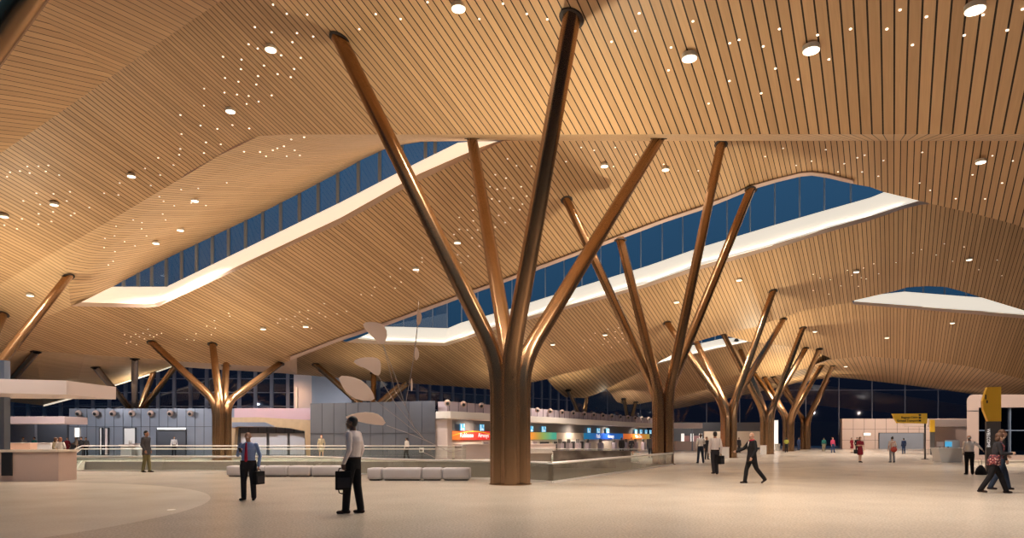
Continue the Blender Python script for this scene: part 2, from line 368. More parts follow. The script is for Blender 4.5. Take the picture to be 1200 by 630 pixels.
allv, allf = [], []
for vv, ff in CEIL:
    o_ = len(allv); allv += vv; allf += [tuple(i + o_ for i in f) for f in ff]
BVH = BVHTree.FromPolygons(allv, allf)
EYEV = Vector((0, 0, EYE))
def cast(px, py, lo=5.0):
    d = P(px, py, 1.0) - EYEV; d.normalize()
    h = BVH.ray_cast(EYEV + d * lo, d, 300)
    if h[0] is None: return None, None
    n = h[1]
    if n.dot(d) > 0: n = -n
    return h[0], n
# ------------------------------------------------------------ floor, opening, balustrades
def floor_mat():
    m = bpy.data.materials.new('polished_terrazzo'); m.use_nodes = True; n = m.node_tree; L = n.links; b = n.nodes['Principled BSDF']
    def nd(t, **k):
        x = n.nodes.new(t)
        for a, v in k.items(): setattr(x, a, v)
        return x
    g = nd('ShaderNodeNewGeometry')
    sc = nd('ShaderNodeVectorMath', operation='MULTIPLY'); sc.inputs[1].default_value = (26, 26, 1); L.new(g.outputs['Position'], sc.inputs[0])
    nz = nd('ShaderNodeTexNoise'); nz.inputs['Scale'].default_value = 1.0; nz.inputs['Detail'].default_value = 2; L.new(sc.outputs[0], nz.inputs['Vector'])
    rp = nd('ShaderNodeValToRGB'); L.new(nz.outputs['Fac'], rp.inputs[0])
    e = rp.color_ramp.elements; e[0].position = 0.36; e[0].color = (0.43, 0.36, 0.29, 1); e[1].position = 0.66; e[1].color = (0.62, 0.54, 0.44, 1)
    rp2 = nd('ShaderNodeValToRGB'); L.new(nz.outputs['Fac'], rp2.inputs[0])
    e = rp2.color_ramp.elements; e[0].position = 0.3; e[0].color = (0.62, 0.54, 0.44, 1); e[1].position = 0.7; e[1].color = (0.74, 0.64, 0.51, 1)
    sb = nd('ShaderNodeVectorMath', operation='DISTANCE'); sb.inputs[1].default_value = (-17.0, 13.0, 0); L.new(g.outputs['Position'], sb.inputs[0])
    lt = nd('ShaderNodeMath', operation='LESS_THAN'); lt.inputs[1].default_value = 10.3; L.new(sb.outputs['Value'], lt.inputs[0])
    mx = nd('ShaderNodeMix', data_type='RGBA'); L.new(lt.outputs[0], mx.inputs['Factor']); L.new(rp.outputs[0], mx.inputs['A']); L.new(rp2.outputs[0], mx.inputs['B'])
    L.new(mx.outputs['Result'], b.inputs['Base Color'])
    nr = nd('ShaderNodeTexNoise'); nr.inputs['Scale'].default_value = 0.6; L.new(g.outputs['Position'], nr.inputs['Vector'])
    mr = nd('ShaderNodeMapRange'); mr.inputs['To Min'].default_value = 0.16; mr.inputs['To Max'].default_value = 0.31; L.new(nr.outputs['Fac'], mr.inputs['Value']); L.new(mr.outputs['Result'], b.inputs['Roughness']); b.inputs['Specular IOR Level'].default_value = 0.85
    return m
M['floor'] = floor_mat()
M['slab_edge'] = mat('grey_slab_edge', (0.20, 0.175, 0.155), 0.5)
M['lower'] = mat('lower_level_wall', (0.34, 0.29, 0.25), 0.6)
M['pale'] = mat('pale_stone', (0.75, 0.66, 0.54), 0.5)
M['steel'] = mat('satin_steel', (0.80, 0.76, 0.72), 0.35, 0.25)
VOID = [(-19.6, 31.2), (-9.6, 31.0), (-3.3, 26.0), (-0.8, 25.2), (1.42, 23.3), (8.6, 38.0), (7.7, 39.2), (7.4, 42.0), (2.6, 42.6), (-6, 43.5), (-27.2, 43.5)]
OUT = [(-75, -8), (75, -8), (75, 130), (-75, 130)]
bm = bmesh.new()
ov = [bm.verts.new((x, y, 0)) for x, y in OUT]; iv = [bm.verts.new((x, y, 0)) for x, y in VOID]
ed = [bm.edges.new((ov[i], ov[(i + 1) % 4])) for i in range(4)] + [bm.edges.new((iv[i], iv[(i + 1) % len(iv)])) for i in range(len(iv))]
bmesh.ops.triangle_fill(bm, use_beauty=True, edges=ed)
for f in list(bm.faces):
    c = f.calc_center_median(); inside = False; j = len(VOID) - 1
    for i in range(len(VOID)):
        (xi, yi), (xj, yj) = VOID[i], VOID[j]
        if (yi > c.y) != (yj > c.y) and c.x < (xj - xi) * (c.y - yi) / (yj - yi) + xi: inside = not inside
        j = i
    if inside: bm.faces.remove(f)
for f in bm.faces:
    f.normal_update()
    if f.normal.z < 0: f.normal_flip()
me = bpy.data.meshes.new('floor'); bm.to_mesh(me); bm.free()
fl = link('floor', me, ['floor', 'slab_edge']); fl['kind'] = 'structure'
md = fl.modifiers.new('thickness', 'SOLIDIFY'); md.thickness = 1.2; md.offset = -1; md.material_offset_rim = 1
bm = bmesh.new()
for i in range(len(VOID)):
    (x0, y0), (x1, y1) = VOID[i], VOID[(i + 1) % len(VOID)]
    quad(bm, [(x0, y0, -1.2), (x1, y1, -1.2), (x1, y1, -5.5), (x0, y0, -5.5)])
o = obj('wall_lower', bm, 'lower'); o['kind'] = 'structure'
bm = bmesh.new(); bm.faces.new([bm.verts.new((x, y, -5.5)) for x, y in VOID]); o = obj('floor_lower', bm, 'pale'); o['kind'] = 'structure'

for x_ in (-15, -9, -3, 4):
    add_spot('lower_fill', (x_, 38.0, -0.3), 450, SOFT, (x_, 39, -5), 2.6, 0.2)  # unseen spots added to brighten the dark lower level
def balustrade(label, pts, h, rails, panel=2.2, rr=0.035):
    t = thing('glass_balustrade', label, 'balustrade', (pts[0][0], pts[0][1], 0))
    for (x0, y0), (x1, y1) in zip(pts, pts[1:]):
        a = Vector((x0, y0, 0)); b = Vector((x1, y1, 0)); n = max(1, round((b - a).length / panel)); ang = math.atan2(y1 - y0, x1 - x0)
        for i in range(n):
            p = a.lerp(b, i / n); q = a.lerp(b, (i + 1) / n); c = (p + q) / 2
            bm = bmesh.new(); box(bm, c + Vector((0, 0, h / 2)), ((q - p).length - 0.03, 0.02, h - 0.02), ang); local(t, 'glass_panel', bm, 'glass_rail')
        bm = bmesh.new(); box(bm, (a + b) / 2 + Vector((0, 0, 0.03)), ((b - a).length, 0.08, 0.06), ang); local(t, 'base_shoe', bm, 'steel')
    for z in rails:
        bm = bmesh.new(); tube(bm, [(x, y, z) for x, y in pts], rr, 8); local(t, 'handrail', bm, 'steel', True)
    return t
balustrade('low glass balustrade along the near side of the floor opening, behind the pale benches', [(-19.8, 30.9), (-9.2, 30.6), (-3.2, 25.6), (-0.8, 24.9), (1.38, 22.95), (8.95, 38.0)], 0.65, [0.66], rr=0.045)
balustrade('far glass balustrade with two rails on the other side of the floor opening', [(-19.85, 31.0), (-27.6, 43.8), (-6, 43.8), (-2.9, 43.2)], 0.95, [1.0, 0.80], rr=0.03)
balustrade('thin glass balustrade above the dark granite wall left of the second tree column', [(-1.3, 43.2), (2.6, 43.0), (7.9, 42.4)], 0.80, [0.82], rr=0.03)

def granite():
    m = bpy.data.materials.new('mottled_granite'); m.use_nodes = True; n = m.node_tree; b = n.nodes['Principled BSDF']; b.inputs['Roughness'].default_value = 0.25
    g = n.nodes.new('ShaderNodeTexCoord'); z = n.nodes.new('ShaderNodeTexNoise'); z.inputs['Scale'].default_value = 0.9; z.inputs['Detail'].default_value = 8
    r = n.nodes.new('ShaderNodeValToRGB'); e = r.color_ramp.elements; e[0].position = 0.35; e[0].color = (0.06, 0.05, 0.045, 1); e[1].position = 0.7; e[1].color = (0.30, 0.26, 0.23, 1)
    n.links.new(g.outputs['Object'], z.inputs['Vector']); n.links.new(z.outputs['Fac'], r.inputs[0]); n.links.new(r.outputs[0], b.inputs['Base Color']); return m
M['granite'] = granite()
bm = bmesh.new(); box(bm, ((2.55 + 7.35) / 2, 42.25, 0.15), (4.8, 0.25, 1.02)); box(bm, ((2.55 + 7.35) / 2, 42.25, 0.69), (4.9, 0.32, 0.07))
tag(obj('granite_wall', bm, 'granite'), 'low dark mottled granite wall on the far side of the opening, beside the second tree column', 'wall')
bm = bmesh.new(); box(bm, (1.6, 42.6, 0.25), (1.7, 0.25, 0.5)); box(bm, (1.6, 42.6, 0.53), (1.8, 0.34, 0.06))
tag(obj('stone_bench_wall', bm, 'lower'), 'short beige stone upstand left of the dark granite wall', 'wall')

# ------------------------------------------------------------ tree columns
def tube_f(bm, pts, rad, seg=20, flute=0.0, upto=0.0):
    pts = [Vector(p) for p in pts]; n = len(pts); rings = []; up = Vector((0, 1, 0))
    for i, p in enumerate(pts):
        d = (pts[min(i + 1, n - 1)] - pts[max(i - 1, 0)]).normalized()
        x = d.cross(up).normalized(); up = x.cross(d).normalized(); r = rad[i]
        ring = []
        for k in range(seg):
            a = 2 * math.pi * k / seg; f = 1 + flute * math.cos(a * 6) if p.z < upto else 1 + flute * 0.45 * math.cos(a * 6)
            ring.append(bm.verts.new(p + x * (r * f * math.cos(a)) + up * (r * f * math.sin(a))))
        rings.append(ring)
    for a, b in zip(rings, rings[1:]):
        for k in range(seg): bm.faces.new((a[k], a[(k + 1) % seg], b[(k + 1) % seg], b[k]))
TREES = []
def tree(label, px, d, tips, r=0.30, kink=3.9, off=0.34, seg=48, up=900, group='bronze tree columns'):
    c = G(px, d); t = thing('tree_column', label, 'column', c, 0, group)
    T = []
    for tp in tips:
        if len(tp) == 3: h, nrm = P(*tp), Vector((0, 0, -1))
        else: h, nrm = cast(*tp)
        if h is None: h, nrm = P(tp[0], tp[1], d), Vector((0, 0, -1))
        T.append((h, nrm, math.atan2(h.y - c.y, h.x - c.x)))
    best = None; n = len(T)
    import itertools
    for base in (0, math.pi / 4):
        for pr in itertools.permutations(range(4), n):
            s = sum(abs((T[i][2] - (base + pr[i] * math.pi / 2) + math.pi) % (2 * math.pi) - math.pi) for i in range(n))
            if best is None or s < best[0] - 1e-6: best = (s, base, pr)
    for i, (h, nrm, _) in enumerate(T):
        a = best[1] + best[2][i] * math.pi / 2
        b0 = c + Vector((math.cos(a), math.sin(a), 0)) * off; k = b0 + Vector((0, 0, kink)); dr = (h - k).normalized()
        p1 = k - Vector((0, 0, 0.9)); p2 = k + dr * 1.1
        pts = [b0, b0 + Vector((0, 0, 1.5)), p1] + [p1.lerp(k, s).lerp(k.lerp(p2, s), s) for s in (0.2, 0.4, 0.6, 0.8)] + [p2, k.lerp(h, 0.6), h + dr * 0.12]
        rad = [r] * 3 + [r * q for q in (0.99, 0.97, 0.95, 0.93)] + [r * 0.9, r * 0.84, r * 0.8]
        bm = bmesh.new(); tube_f(bm, pts, rad, seg, 0.06, kink - 0.5); lb = local(t, 'limb', bm, 'bronze', True)
        bm = bmesh.new(); disc(bm, h + nrm * 0.02, nrm, r * 1.18, 0.03, 20); bmesh.ops.transform(bm, matrix=Matrix.Translation(-c), verts=bm.verts[:]); obj('ceiling_socket', bm, 'dark_hole', lb)
    bm = bmesh.new(); disc(bm, (0, 0, 0.012), (0, 0, 1), r + off + 0.06, 0.024, 28); obj('base_plate', bm, 'bronze', t)
    for o_ in t.children:
        if o_.name.startswith('base_plate'): pass
    if up > 0: add_spot('uplight', c + Vector((0, 0, kink + 1.3)), up * UP_W, WARM, c + Vector((0, 0, 30)), 2.75, 0.12)
    TREES.append(c); return t
tree('nearest bronze tree column with four limbs, standing alone in front of the glass balustrade', 598, 22.2, [(398, 46), (670, 21), (553, 162), (772, 162)], up=2600)
tree('second bronze tree column, right behind the nearest one at the end of the glass balustrade', 777, 39.0, [(664, 234), (727, 281), (845, 169), (880, 222)], up=3300)
tree('bronze tree column with a white box at its foot, third along the right-hand row', 854, 52, [(782, 378), (817, 403, 57), (906, 341), (918, 374)], up=2600)
tree('fourth bronze tree column of the right-hand row, whose white box stands left of its foot', 899, 64, [(848, 392), (863, 399), (941, 384), (944, 408)], up=2600)
tree('fifth bronze tree column of the right-hand row, behind the person in the yellow top', 924, 78, [(884, 437), (896, 442), (960, 409), (963, 428)], up=2400)
tree('farthest bronze tree column of the right-hand row, before the dark glazed wall', 944, 91, [(906, 441), (917, 446), (970, 446), (976, 428)], up=2000)
tree('bronze tree column behind the opening on the left, above the man in the blue shirt', 260, 46, [(178, 401), (249, 403), (265, 428, 51), (328, 426)], up=600)
tree('small bronze tree column rising behind the left shop wall', 160, 63, [(112, 430), (158, 420), (180, 436, 63.5), (207, 427, 62)], up=400)
tree('large bronze tree column off the left edge whose limb crosses above the white canopy', -38, 37, [(80, 324), (4, 368), (-90, 380)], up=2600)
tree('bronze tree column mostly hidden behind the white canopy on the left', -17, 58, [(42, 412), (10, 455, 58.5), (-60, 420)], up=400)
tree('bronze tree column behind the dark panelled block, beside the hanging mobile', 436, 60, [(370, 427), (438, 437), (476, 450), (468, 452)], up=350)
tree('small distant bronze column with two short limbs above the check-in hall', 681, 88, [(666, 457), (688, 465)], up=900)
tree('smallest distant bronze column, half hidden left of the second tree column', 739, 94, [(731, 467), (745, 471)], up=900)
tree('bronze tree column out of frame whose thick limb cuts the top left corner', -255, 13.2, [(46, -22, 11.5), (-420, 60, 14)], up=0)
tree('distant bronze tree column on the far right behind the glazed wall block', 1420, 60, [(1350, 440, 58)], up=0)

# ------------------------------------------------------------ downlights
M['lamp_ring'] = mat('downlight_ring', (0.75, 0.68, 0.58), 0.4)
M['lamp'] = mat('downlight_lens', (1, 0.95, 0.85), 0.4, emit=(1.0, 0.86, 0.66), emit_s=3.0)
M['pin'] = mat('pinhole_lens', (1, 0.95, 0.85), 0.4, emit=(1.0, 0.87, 0.70), emit_s=2.2)
BIG = []
def zz(ox, oy, s, pts): return [(ox + x / s, oy + y / s) for x, y in pts]
BIG += zz(0, 0, 3, [(952, 164), (810, 383), (462, 612)]) + zz(400, 0, 3, [(412, 17), (925, 577), (1140, 590)])
BIG += zz(800, 0, 3, [(24, 191), (452, 162), (1028, 17), (1048, 558)]) + zz(0, 210, 3, [(15, 124), (190, 82), (685, 70), (634, 173), (548, 218), (106, 401), (925, 521), (1075, 513)])
BIG += zz(400, 210, 3, [(408, 217), (262, 311), (927, 543), (743, 577), (1178, 428)]) + zz(800, 210, 3, [(1007, 278), (610, 321), (198, 350), (948, 502), (718, 554), (465, 532)]) + [(991, 429)]
proto = None
for i, (x, y) in enumerate(BIG):
    h, nrm = cast(x, y)
    if h is None: continue
    if proto is None:
        proto = thing('ceiling_downlight', 'x', 'ceiling light')
        bm = bmesh.new(); disc(bm, (0, 0, 0.05), (0, 0, 1), 0.205, 0.12, 20); obj('ring', bm, 'lamp_ring', proto)
        bm = bmesh.new(); disc(bm, (0, 0, -0.012), (0, 0, 1), 0.19, 0.03, 20); obj('lens', bm, 'lamp', proto); t = proto
    else:
        t = proto.copy(); COL.objects.link(t)
        for ch in list(proto.children):
            c_ = ch.copy(); COL.objects.link(c_); c_.parent = t
    t.location = h + Vector((0, 0, -0.03 - 0.2 * math.hypot(nrm.x, nrm.y) / max(0.3, abs(nrm.z))))
    near = h.y
    row = 'front ceiling fold' if y < 157 and x > 280 else 'left ceiling fold' if x < 300 and y < 330 else 'ceiling fold between the skylights' if h.y < 50 else 'far ceiling fold'
    t['label'] = 'round white downlight set in the %s' % row; t['group'] = 'downlights in the %s' % row; t['category'] = 'ceiling light'
    if near < 95: add_spot('downlight', t.location + Vector((0, 0, -0.18)), 900 * DOWN_W, SOFT, h + Vector((0, 0, -5)), 2.1, 0.12)
PINS = []
PINS += [('left front fold', p) for p in zz(0, 0, 3, [(960,15),(1008,47),(1080,50),(896,94),(955,112),(1044,115),(1101,127),(1028,147),(874,154),(906,169),(988,193),(784,198),(1057,202),(849,208),(928,229),(1034,241),(847,242),(976,259),(907,266),(1022,270),(791,273),(838,286),(901,296),(718,310),(789,324),(833,331),(955,334),(874,336),(909,356),(867,364),(717,370),(634,403),(817,438),(705,440),(876,450),(764,452),(638,470),(724,499),(776,506),(634,522),(717,537),(630,543),(556,554),(610,579),(510,591),(563,614),(96,584),(135,583),(170,580),(70,600),(35,604),(104,607),(161,601),(208,614),(25,620)])]
PINS += [('left front fold', p) for p in zz(0, 210, 3, [(128,48),(82,75),(141,87),(188,50),(246,43),(235,75),(136,120),(187,113),(249,126),(262,118),(314,98),(366,48),(416,54),(421,12),(135,157),(181,147),(60,173),(15,160),(77,138),(530,21)])]
PINS += [('pale fold before the first skylight', p) for p in zz(0, 0, 3, [(1069,481),(1024,489),(998,513),(975,520),(959,527),(1036,527),(914,533),(858,532),(1054,545),(1008,548),(935,548)]) + zz(0, 210, 3, [(637,35),(697,31),(797,11),(560,60),(575,76),(613,92),(672,82),(724,91),(572,121),(468,142),(499,151),(498,173),(582,142),(408,164),(403,198),(369,207),(438,218),(515,198),(475,233),(366,239),(404,253),(398,287),(381,300)])]
PINS += [('wide front fold', p) for p in zz(400, 0, 3, [(303,6),(121,48),(208,65),(63,101),(568,11),(485,65),(652,47),(724,66),(1047,45),(1033,107),(950,145),(1159,165),(1150,245)]) + zz(800, 0, 3, [(36,73),(165,150),(198,138),(340,100),(283,161),(474,121),(326,239),(514,207),(406,277),(164,283),(276,326),(91,362),(590,100),(718,100),(764,33),(857,57),(808,156),(990,122),(1056,50),(1141,104),(1195,30)])]
PINS += [('fold between the two skylights', p) for p in zz(400, 0, 3, [(843,517),(889,527),(963,517),(1035,542),(584,557),(616,581),(668,583),(790,567),(957,584),(1133,576),(541,613),(579,625)]) + zz(800, 0, 3, [(353,520),(290,549),(399,580),(453,565),(503,525),(568,574),(614,553),(640,544),(706,563),(546,603),(631,603),(688,618),(842,534),(1089,546),(1019,613),(1161,564),(55,599)]) + zz(800, 210, 3, [(833,12),(870,38),(1063,68),(1123,12),(960,67)]) + zz(400, 210, 3, [(523,25),(548,34),(575,30),(632,25),(604,65),(652,58),(460,57),(682,8),(463,108),(501,79),(529,68),(517,102),(556,76),(593,100),(627,106),(637,86),(553,126),(415,133),(464,145),(396,193),(362,199),(415,175),(443,177),(479,177),(460,205),(485,234),(409,264),(446,269),(420,292),(541,167),(576,151),(525,153),(539,196),(284,275),(284,290),(207,313),(269,324),(172,341),(210,360),(117,378),(189,381),(70,404),(18,463),(107,407)])]
PINS += [('low left end of the fold between the skylights', p) for p in zz(0, 210, 3, [(804,470),(808,480),(754,496),(727,515),(757,522),(743,545),(657,562),(682,564),(689,542),(985,490),(976,504),(1007,490),(1037,481),(1028,517),(1053,465),(1083,460),(1082,489),(1060,500),(1095,522),(1122,469),(1140,436),(1185,472),(1144,482),(438,545),(460,552),(477,543),(490,552),(503,540),(520,526),(527,547),(508,560),(540,553),(551,545),(568,540),(445,575),(459,570),(480,580)])]
PINS += [('fold beyond the long skylight', p) for p in zz(400, 210, 3, [(892,540),(937,526),(963,535),(975,521),(987,540),(1000,530),(1015,520),(925,560),(938,570),(963,556),(975,570),(990,560),(1005,575),(920,580),(950,590),(855,566),(876,563),(850,590)]) + zz(800, 210, 3, [(809,258),(839,246),(891,265),(920,226),(949,287),(989,237),(1041,317),(1106,283),(1122,338),(750,292),(672,296),(636,311),(579,319),(595,336),(628,345),(645,349),(689,331),(618,375),(556,374),(519,352),(483,346),(459,333),(459,390),(514,402),(592,399),(413,376),(392,349),(372,327),(345,337),(323,362),(268,328),(265,360),(236,355),(163,356)])]
PINS += [('far right fold', p) for p in zz(800, 210, 3, [(879,506),(858,525),(891,544),(767,532),(781,560),(738,581),(686,598),(648,540),(603,517),(570,545),(530,505),(523,526)]) + zz(1000, 300, 3.15, [(110,413),(120,430),(175,432),(208,455),(245,433),(275,437),(305,402),(332,435),(365,410),(385,437)])]
bm = bmesh.new(); disc(bm, (0, 0, 0), (0, 0, 1), 0.030, 0.02, 10); pin0 = bpy.data.meshes.new('pin_light'); bm.to_mesh(pin0); bm.free(); pin0.materials.append(M['pin'])
for i, (grp, (x, y)) in enumerate(PINS[:300]):
    h, nrm = cast(x, y)
    if h is None: continue
    t = bpy.data.objects.new('pin_light', pin0); COL.objects.link(t); t.location = h + Vector((0, 0, -0.015))
    s = 1.0 if h.y < 30 else 1.25; t.scale = (s, s, 1)
    tag(t, 'tiny bright pin light scattered on the %s' % grp, 'pin light', 'pin lights on the %s' % grp)

# ------------------------------------------------------------ glazed end walls
def curtain(name, a, b, z0, z1, step, mw, rails, mm='mullion_dark'):
    a = Vector(a); b = Vector(b); n = max(1, round((b - a).length / step)); ang = math.atan2(b.y - a.y, b.x - a.x)
    bm = bmesh.new(); quad(bm, [(a.x, a.y, z0), (b.x, b.y, z0), (b.x, b.y, z1), (a.x, a.y, z1)]); o = obj(name, bm, 'glass_wall'); o['kind'] = 'structure'
    for i in range(n + 1):
        p = a.lerp(b, i / n); bm = bmesh.new(); box(bm, (p.x, p.y, (z0 + z1) / 2), (mw, 0.2, z1 - z0), ang); obj('mullion', bm, mm, o)
    for z in rails:
        bm = bmesh.new(); c = (a + b) / 2; box(bm, (c.x, c.y, z), ((b - a).length, 0.12, 0.08 if mw > 0.2 else 0.05), ang); obj('transom', bm, mm, o)
    return o
curtain('window_5', (-62, 69, 0), (-21.0, 69, 0), 0, 10.5, 1.62, 0.34, [4.7, 6.1, 7.5, 8.9])
curtain('window_6', (-18.0, 76, 0), (9.5, 104, 0), 0, 11, 1.9, 0.36, [5.0, 7.2])
curtain('window_7', (9.5, 104, 0), (80, 104, 0), 0, 14, 5.0, 0.09, [8.8])
# ------------------------------------------------------------ left shops, check-in hall and other built-in things
M['panel_blue'] = mat('blue_grey_panel', (0.25, 0.265, 0.31), 0.35, 0.25, noise=0.15, nscale=0.5)
M['panel_dark'] = mat('dark_grey_panel', (0.115, 0.12, 0.14), 0.35, 0.3, noise=0.25, nscale=0.4)
M['seam'] = mat('panel_seam', (0.05, 0.05, 0.06), 0.6)
M['white'] = mat('white_paint', (0.78, 0.74, 0.70), 0.5)
M['lilac'] = mat('pale_violet_parapet', (0.50, 0.42, 0.47), 0.5)
M['canopy'] = mat('canopy_pale_paint', (0.70, 0.58, 0.54), 0.5)
M['grey'] = mat('mid_grey', (0.16, 0.14, 0.13), 0.5)
M['cream'] = mat('lit_cream_wall', (0.74, 0.62, 0.50), 0.5)
M['black'] = mat('black_gloss', (0.015, 0.015, 0.017), 0.3)
M['peach'] = mat('peach_panel', (0.52, 0.38, 0.32), 0.5)
M['peach_l'] = mat('peach_counter', (0.72, 0.46, 0.34), 0.5)
M['ply'] = mat('warm_veneer', (0.55, 0.36, 0.20), 0.4, noise=0.15, nscale=3)
M['pinkwall'] = mat('rose_parapet', (0.62, 0.38, 0.38), 0.5)
M['lampwhite'] = mat('lit_white_strip', (1, 1, 1), 0.5, emit=(1.0, 0.92, 0.85), emit_s=0.95)
M['lampwarm'] = mat('lit_warm_wall', (0.8, 0.65, 0.5), 0.5, emit=(1.0, 0.78, 0.58), emit_s=0.35)
M['screen'] = mat('lit_blue_screen', (0.05, 0.3, 0.5), 0.3, emit=(0.10, 0.45, 0.75), emit_s=0.7)
M['screen_w'] = mat('lit_pale_screen', (0.7, 0.85, 0.95), 0.3, emit=(0.7, 0.88, 1.0), emit_s=0.8)
M['yellow'] = mat('sign_yellow', (0.85, 0.50, 0.03), 0.45)
M['post'] = mat('post_dark_brown', (0.05, 0.04, 0.038), 0.45)
M['pylon'] = mat('pylon_dark_grey', (0.10, 0.09, 0.085), 0.45)
M['seat'] = mat('pale_grey_upholstery', (0.58, 0.55, 0.56), 0.6)
M['paddle'] = mat('warm_white_enamel', (0.72, 0.60, 0.55), 0.55)
M['wire'] = mat('grey_wire', (0.35, 0.30, 0.29), 0.4, 0.6)
M['ink'] = mat('sign_ink_black', (0.03, 0.025, 0.02), 0.5)
M['txt'] = mat('sign_letters_white', (0.95, 0.92, 0.88), 0.5, emit=(1, 0.95, 0.9), emit_s=0.6)
M['navyglass'] = glass('dark_window_glass', (0.25, 0.30, 0.42), 0.10, gc=(0.6, 0.65, 0.75))

def T(name, label, cat, group=None): return thing(name, label, cat, (0, 0, 0), 0, group)
def one(name, bm, m_, label, cat, group=None, smooth=False): return tag(obj(name, bm, m_, None, smooth), label, cat, group)
def seams(parent, a, b, zs, step, front, m_='seam', z0=0, z1=4.1):
    a = Vector(a); b = Vector(b); n = round((b - a).length / step); ang = math.atan2(b.y - a.y, b.x - a.x)
    bm = bmesh.new()
    for i in range(1, n):
        p = a.lerp(b, i / n); box(bm, (p.x, p.y - front, (z0 + z1) / 2), (0.035, 0.02, z1 - z0), ang)
    for z in zs: c = (a + b) / 2; box(bm, (c.x, c.y - front, z), ((b - a).length, 0.02, 0.035), ang)
    return obj('panel_joints', bm, m_, parent)

# left shop wall (blue-grey metal panels)
bm = bmesh.new(); box(bm, (-28.3, 60.4, 2.05), (21.4, 0.6, 4.1)); w = obj('wall_left', bm, 'panel_blue'); w['kind'] = 'structure'
seams(w, (-39.0, 60.1, 0), (-17.6, 60.1, 0), [2.5], 0.79, 0.01)
def panel(name, label, cat, x0, x1, y0, y1, d, m_, dep=0.08, frame=None, group=None):
    """a flat panel whose face spans the given picture columns and rows at distance d"""
    p = P(x0, y1, d); q = P(x1, y0, d); c = (p + q) / 2
    t = thing(name, label, cat, (c.x, c.y, p.z), 0, group)
    bm = bmesh.new(); box(bm, c, (q.x - p.x, dep, q.z - p.z), bev=0.01); local(t, 'panel', bm, m_)
    if frame:
        bm = bmesh.new(); f = 0.06
        for cx, sx, cz, sz in ((p.x, f, c.z, q.z - p.z), (q.x, f, c.z, q.z - p.z), (c.x, q.x - p.x, p.z, f), (c.x, q.x - p.x, q.z, f)):
            box(bm, (cx, c.y - 0.02, cz), (sx + f * (sx != f), dep + 0.06, sz + f * (sz != f)))
        local(t, 'frame', bm, frame)
    return t
panel('menu_board', 'small white notice board on the blue-grey wall above the seated group', 'sign', 88, 94, 501, 512, 60.0, 'lampwhite', frame='white')
panel('shop_entrance', 'narrow pale doorway in the blue-grey wall, right of the seated group', 'doorway', 117, 120, 501, 533, 60.0, 'white', frame='seam')
panel('shop_entrance', 'narrow lit doorway beside another, left of the wide white entrance', 'doorway', 123, 127, 501, 533, 60.0, 'canopy', frame='seam')
panel('shop_entrance', 'wide brightly lit white shop entrance in the blue-grey wall', 'doorway', 145.5, 159, 501, 533, 60.0, 'white', frame='seam')
panel('storefront', 'recessed grey-blue shopfront under a bright light bar, left of the bronze column', 'shopfront', 184, 218, 502.5, 533, 60.05, 'panel_dark', frame='seam')
bm = bmesh.new(); p = P(184.5, 503, 59.8); q = P(217.5, 501, 59.8); box(bm, (p + q) / 2, (q.x - p.x, 0.1, q.z - p.z)); one('light_bar', bm, 'lampwhite', 'long bright light bar over the recessed shopfront on the left', 'light')
# table with umbrella-like lamp by the wide entrance
t = thing('cafe_stand', 'small pale serving stand in front of the wide white entrance', 'stand', G(150, 57)); bm = bmesh.new(); box(bm, G(150, 57) + Vector((0, 0, 0.45)), (0.9, 0.6, 0.9), bev=0.03); local(t, 'cabinet', bm, 'white')
bm = bmesh.new(); box(bm, G(150, 57) + Vector((0, 0, 0.93)), (1.1, 0.8, 0.06), bev=0.01); local(t, 'counter_top', bm, 'canopy')
bm = bmesh.new(); tube(bm, [G(150, 57) + Vector((0.2, 0, 0.96)), G(150, 57) + Vector((0.2, 0, 1.35))], 0.13, 12); local(t, 'urn', bm, 'steel', True)
t = thing('cafe_stand', 'low white counter right of the wide white entrance', 'counter', G(163, 58)); bm = bmesh.new(); box(bm, G(163, 58) + Vector((0, 0, 0.5)), (1.0, 0.6, 1.0), bev=0.03); local(t, 'cabinet', bm, 'white')
bm = bmesh.new(); box(bm, G(163, 58) + Vector((0, 0, 1.03)), (1.1, 0.7, 0.05)); local(t, 'counter_top', bm, 'canopy')
# camera pods along the parapets
def pod(p, s=1.0, label='', group=''):
    t = thing('camera_pod', label, 'camera', p, 0, group)
    bm = bmesh.new(); bmesh.ops.create_uvsphere(bm, u_segments=14, v_segments=9, radius=0.27 * s, matrix=Matrix.Translation(p)); local(t, 'housing', bm, 'peach', True)
    bm = bmesh.new(); bmesh.ops.create_uvsphere(bm, u_segments=12, v_segments=8, radius=0.15 * s, matrix=Matrix.Translation(p + Vector((0.02, -0.17 * s, -0.05)))); local(t, 'lens', bm, 'black', True)
    bm = bmesh.new(); tube(bm, [p + Vector((0, 0.39, 0)), p + Vector((0, 0.1, 0))], 0.06, 8); local(t, 'bracket', bm, 'steel')
for x in (92, 112, 132, 154.5, 176.5, 199.5, 223): pod(P(x, 484, 59.7), 1.0, 'small round pod camera on the top of the blue-grey shop wall', 'pod cameras on the shop wall')
